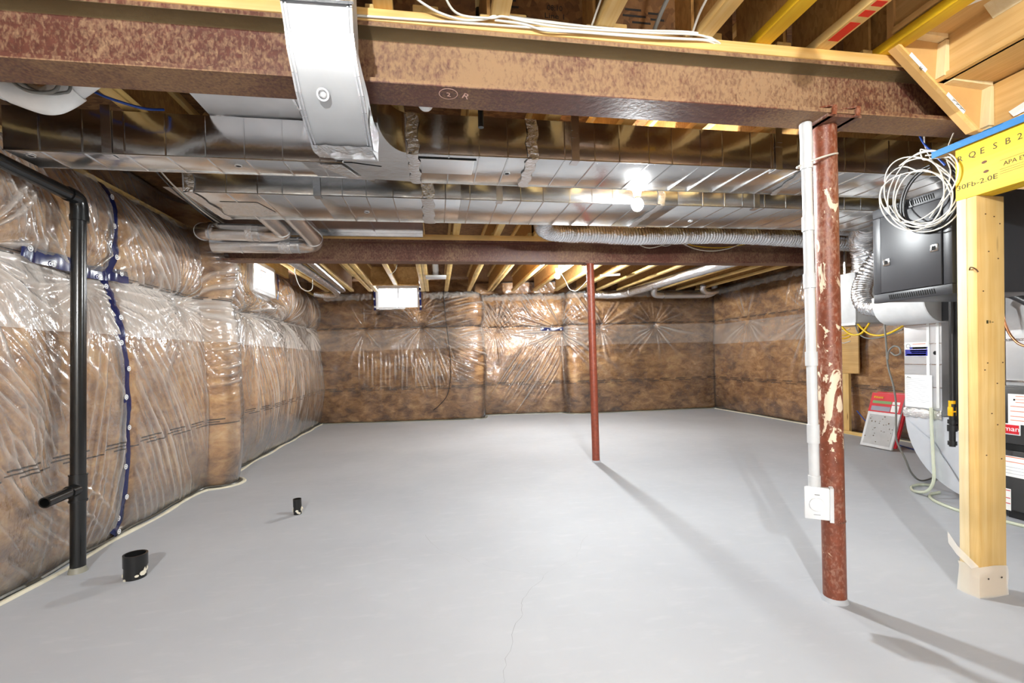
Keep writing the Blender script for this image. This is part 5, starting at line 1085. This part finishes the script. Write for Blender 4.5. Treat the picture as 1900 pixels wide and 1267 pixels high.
ps = sticker(tg, 3.4940, 2.966, 2.772, .652, .890, [(.88-.045*k, 'greyprint', .05, rnd.uniform(.55, .92), .0018) for k in range(17)])
m = MB(); m.tube([(3.4925, 2.950, .868), (3.4925, 2.942, .876), (3.4925, 2.936, .868), (3.4925, 2.928, .871), (3.4925, 2.920, .866)], .0016, 5, smooth=4); m.build('paper_emblem', M['ink'], ps)

tgas = thing('gas_pipe', 'black iron gas pipe with yellow valve and drip leg', 'pipe', (3.3, 2.5, .43))
MB().tube([(3.36, 2.53, 2.075), (3.36, 2.53, .62), (3.36, 2.51, .575), (3.34, 2.49, .56)], 0.020, 16).build('pipe', M['blackpaint'], tgas); MB().tube([(3.34, 2.470, 2.075), (3.34, 2.470, .60)], 0.016, 14).build('pipe', M['blackpaint'], tgas)
MB().tube([(3.31, 2.503, 1.40), (3.31, 2.503, .70)], 0.014, 14).build('pipe', M['blackpaint'], tgas)
MB().tube([(3.31, 2.503, .72), (3.31, 2.505, .44)], 0.017, 14).build('drip_leg', M['blackpaint'], tgas)
for z0, z1, r in ((.45, .475, .024), (.54, .58, .026), (.59, .615, .024)): MB().tube([(3.31, 2.505, z0), (3.31, 2.505, z1)], r, 12).build('fitting', M['blackpaint'], tgas)
MB().tube([(3.31, 2.503, .565), (3.53, 2.40, .565)], .017, 12).build('branch', M['blackpaint'], tgas)
m = MB(); m.box(3.292, 3.326, 2.490, 2.520, .64, .70); m.build('valve', M['yellowvalve'], tgas, bevel=.004); m = MB(); m.bar((3.290, 2.492, .672), (3.286, 2.472, .672), .022, .008); m.build('handle', M['yellowvalve'], tgas)
MB().tube([(3.31, 2.505, .70), (3.31, 2.505, .74)], .018, 10).build('valve', M['yellowvalve'], tgas)
cable('grey_cable', 'thin pale cable curving beside the yellow gas valve', [(3.42, 2.43, .95), (3.38, 2.40, .82), (3.37, 2.39, .72), (3.40, 2.40, .62), (3.50, 2.41, .56)], .006, 'wirewhite')

thm = thing('humidifier', 'white round-bottomed humidifier on the return duct beneath the cabinet', 'humidifier', (3.4, 2.85, 1.27))
prof = [(3.494, 1.475), (3.285, 1.475)]
for k in range(9):
    a = math.pi/2*k/8; prof.append((3.285+.20*(1-math.cos(a))*.8, 1.44-.175*math.sin(a)))
prof += [(3.494, 1.262)]
m = MB(); m.prism(prof, 'y', 2.665, 3.035); m.build('housing', M['white'], thm, bevel=.003)
m = MB(); m.prism([(a-.001, b) for a, b in prof], 'y', 2.655, 2.664); m.build('end_cap', M['greybox'], thm)
B('back_plate', M['blackpaint'], thm, 3.43, 3.494, 2.56, 2.655, 1.27, 1.50); MB().tube([(3.40, 3.03, 1.41), (3.40, 3.06, 1.41)], .062, 20).build('collar', M['greybox'], thm)
flex('flex_duct', 'silver flex duct curving from above down into the white humidifier', [(3.60, 3.10, 1.98), (3.56, 3.19, 1.86), (3.48, 3.25, 1.70), (3.42, 3.25, 1.55), (3.40, 3.19, 1.44), (3.40, 3.10, 1.41), (3.40, 3.05, 1.41)], 0.068, 0.024, 0.06, seed=11)
flex('flex_duct', 'fat crumpled foil duct dropping onto the white ventilator box', [(3.66, 3.38, 2.19), (3.80, 3.52, 2.18), (3.92, 3.70, 2.10), (3.98, 3.72, 1.95), (4.0, 3.74, 1.82)], 0.115, 0.035, 0.06, seed=12)
thr = thing('ventilator', 'white and grey ventilator box on the wall side behind the thick post', 'ventilator', (4.3, 4.1, 1.33))
m = MB(); m.box(4.0, 4.62, 3.855, 4.30, 1.345, 1.83); m.build('case', M['greybox'], thr, bevel=.006)
B('front_panel', M['white'], thr, 3.985, 4.0, 3.85, 4.30, 1.345, 1.832, bevel=.004); B('drip_tray', M['galv_dull'], thr, 3.99, 4.62, 3.86, 4.29, 1.325, 1.345)
for y in (3.90, 4.26): B('hanger', M['galv'], thr, 4.28, 4.30, y-.01, y+.01, 1.83, HJ)
cable('yellow_cable', 'yellow cable loop under the white ventilator box, left one', [(4.02, 4.05, 1.33), (4.02, 3.99, 1.27), (4.02, 3.93, 1.235), (4.02, 3.87, 1.228), (4.02, 3.81, 1.25), (4.02, 3.74, 1.33)], .009, 'wireyellow')
cable('yellow_cable', 'yellow cable swag from the ventilator box towards the return duct', [(4.02, 3.86, 1.33), (4.02, 3.80, 1.27), (4.01, 3.72, 1.225), (4.0, 3.62, 1.21), (3.99, 3.52, 1.225), (3.98, 3.42, 1.265), (3.97, 3.35, 1.30)], .009, 'wireyellow')
cable('grey_cable', 'grey cable loop beside the yellow ones under the ventilator box', [(4.03, 3.90, 1.33), (4.03, 3.86, 1.24), (4.02, 3.76, 1.19), (4.0, 3.6, 1.195), (3.99, 3.4, 1.25)], .007, 'wiregrey')

tb1 = thing('panel_board', 'plywood board on the right wall behind the thick post, right one with cables', 'board', (5.3, 5.25, .78))
B('board', M['ply_y'], tb1, 5.262, 5.282, 5.05, 5.69, 0.775, 1.47, bevel=.002)
for z, mt in ((1.40, 'wireyellow'), (1.34, 'wirewhite'), (1.28, 'wireyellow'), (1.24, 'wireyellow'), (1.18, 'wirewhite')):
    MB().tube([(5.258, 5.33, z+.01), (5.253, 5.25, z-.01), (5.258, 5.16, z+.012)], .007, 6, smooth=4).build('cable_piece', M[mt], tb1)
tag(B('stud', M['pine_z'], None, 5.255, 5.290, 5.19, 5.28, 0.0, 0.772, loc=(5.32, 5.33, 0)), 'upright pine stud below the cabled plywood board', 'stud')
tag(B('stud', M['pine_y'], None, 5.18, 5.22, 4.70, 5.30, 0.0, 0.038, loc=(5.2, 5.0, 0)), 'short pine offcut lying on the floor by the right wall', 'board')
tb2 = thing('panel_board', 'narrow plywood board on the right wall, left of the white conduit', 'board', (5.3, 6.0, .78))
B('board', M['ply_y'], tb2, 5.262, 5.282, 5.69, 5.885, 0.775, 2.10, bevel=.002)
MB().disc((5.262, 5.84, .86), (-1, 0, 0), .02, .006, 12).build('fitting', M['galv'], tb2)
# filter pack leaning on the return duct
tfl = thing('air_filter', 'red and white packed air filters leaning upright on the floor', 'filter', (4.72, 4.3, 0))
def lean(mb, y0, y1, v0, v1, t0, t1, sk=.0):
    """plate leaning back: v along the height, t thickness; the foot sits at x=4.69"""
    a = RAD(11); vs = []
    for t in (t0, t1):
        for y, v in ((y0, v0), (y1, v0), (y1, v1), (y0, v1)): vs.append((4.69+v*math.sin(a)*.9+t*math.cos(a), y-v*.12, .012+v*math.cos(a)-t*math.sin(a)*.0))
    return mb.add(vs, [(0, 1, 2, 3), (7, 6, 5, 4), (0, 4, 5, 1), (1, 5, 6, 2), (2, 6, 7, 3), (3, 7, 4, 0)])
FL, FR = 4.50, 4.135
lean(MB(), FR, FL, 0, .60, 0, .022).build('frame', M['white'], tfl, bevel=.002)
lean(MB(), FR-.02, FL-.03, .02, .61, .024, .05).build('second_filter', M['redprint'], tfl, bevel=.002)
lean(MB(), FR+.03, FL-.03, .03, .36, -.003, 0).build('media', M['mesh'], tfl)
lean(MB(), FR, FL, .39, .60, -.003, 0).build('wrapper', M['redprint'], tfl)
for y0, y1, v0, v1, mt in ((FR+.12, FL-.03, .485, .515, 'greenprint'), (FR+.03, FR+.11, .485, .515, 'paper'), (FR+.12, FL-.03, .405, .455, 'greyprint'), (FR+.03, FR+.11, .405, .475, 'paper'), (FR+.22, FL-.03, .54, .565, 'orange')):
    lean(MB(), y0, y1, v0, v1, -.005, -.003).build('wrapper_print', M[mt], tfl)
text('wrapper_text', 'Filters', 0.03, (4.69+.54*.17-.006, FL-.10, .545), (0, -1, 0), (.17, -.12, .98), M['yellowprint'], tfl, .10)
m = MB(); rs = np.random.RandomState(3)
for k in range(26):
    y = FR+.03+rs.rand()*.30; v = .03+rs.rand()*.33; lean(m, y, y+.012*rs.rand()+.004, v, v+.012*rs.rand()+.004, -.0048, -.003)
m.build('wrap_glints', M['chrome'], tfl)['kind'] = 'stuff'

# hoses, coils and lines around the furnace
cable('clear_hose', 'grey hose hanging from the ventilator box and looping beside the filters', [(3.60, 3.22, 1.32), (3.585, 3.20, 1.24), (3.58, 3.185, 1.10), (3.575, 3.17, .95), (3.57, 3.125, .80), (3.565, 3.10, .66), (3.565, 3.10, .50), (3.57, 3.10, .36), (3.60, 3.06, .22), (3.68, 3.08, .10), (3.82, 3.12, .02), (4.1, 3.22, .012)], .007, 'wiregrey')
cable('clear_hose', 'short curled end of grey hose beside the return duct', [(3.575, 3.17, 1.00), (3.575, 3.165, 1.06), (3.57, 3.12, 1.105), (3.565, 3.07, 1.095), (3.565, 3.06, 1.05), (3.565, 3.10, 1.035), (3.57, 3.14, 1.06)], .007, 'wiregrey')
cable('clear_hose', 'clear condensate hose falling down the front of the pale boot', [(3.48, 2.77, .66), (3.478, 2.765, .50), (3.475, 2.755, .30), (3.47, 2.75, .14), (3.47, 2.80, .05), (3.52, 2.93, .012), (3.62, 3.03, .010), (3.74, 3.06, .010), (3.80, 3.02, .010)], .011, 'hose')
cable('clear_hose', 'greenish hose lying on the floor from the boot past the wood post', [(3.66, 2.86, .011), (3.54, 2.83, .011), (3.44, 2.73, .011), (3.38, 2.58, .011), (3.37, 2.44, .011), (3.41, 2.32, .011), (3.44, 2.1, .011), (3.44, 1.7, .011)], .011, 'hose')
cable('copper_line', 'bare copper refrigerant line on the furnace coil box', [(3.46, 2.36, 1.45), (3.45, 2.33, 1.33), (3.45, 2.31, 1.22), (3.45, 2.27, 1.13), (3.45, 2.2, 1.08), (3.45, 2.0, 1.06)], .008, 'copper')
cable('insulated_line', 'thick black insulated line curving over the furnace coil box', [(3.42, 2.36, 1.37), (3.42, 2.33, 1.40), (3.42, 2.27, 1.40), (3.42, 2.18, 1.34), (3.42, 2.08, 1.25), (3.43, 1.95, 1.15)], .024, 'wireblack', seg=12)
cable('blue_cable', 'blue-grey cable lying along the right wall behind the filters', [(5.28, 5.10, .30), (5.26, 4.95, .18), (5.22, 4.75, .08), (5.1, 4.5, .015), (4.9, 4.0, .012), (4.6, 3.6, .012)], .007, 'wireblue')
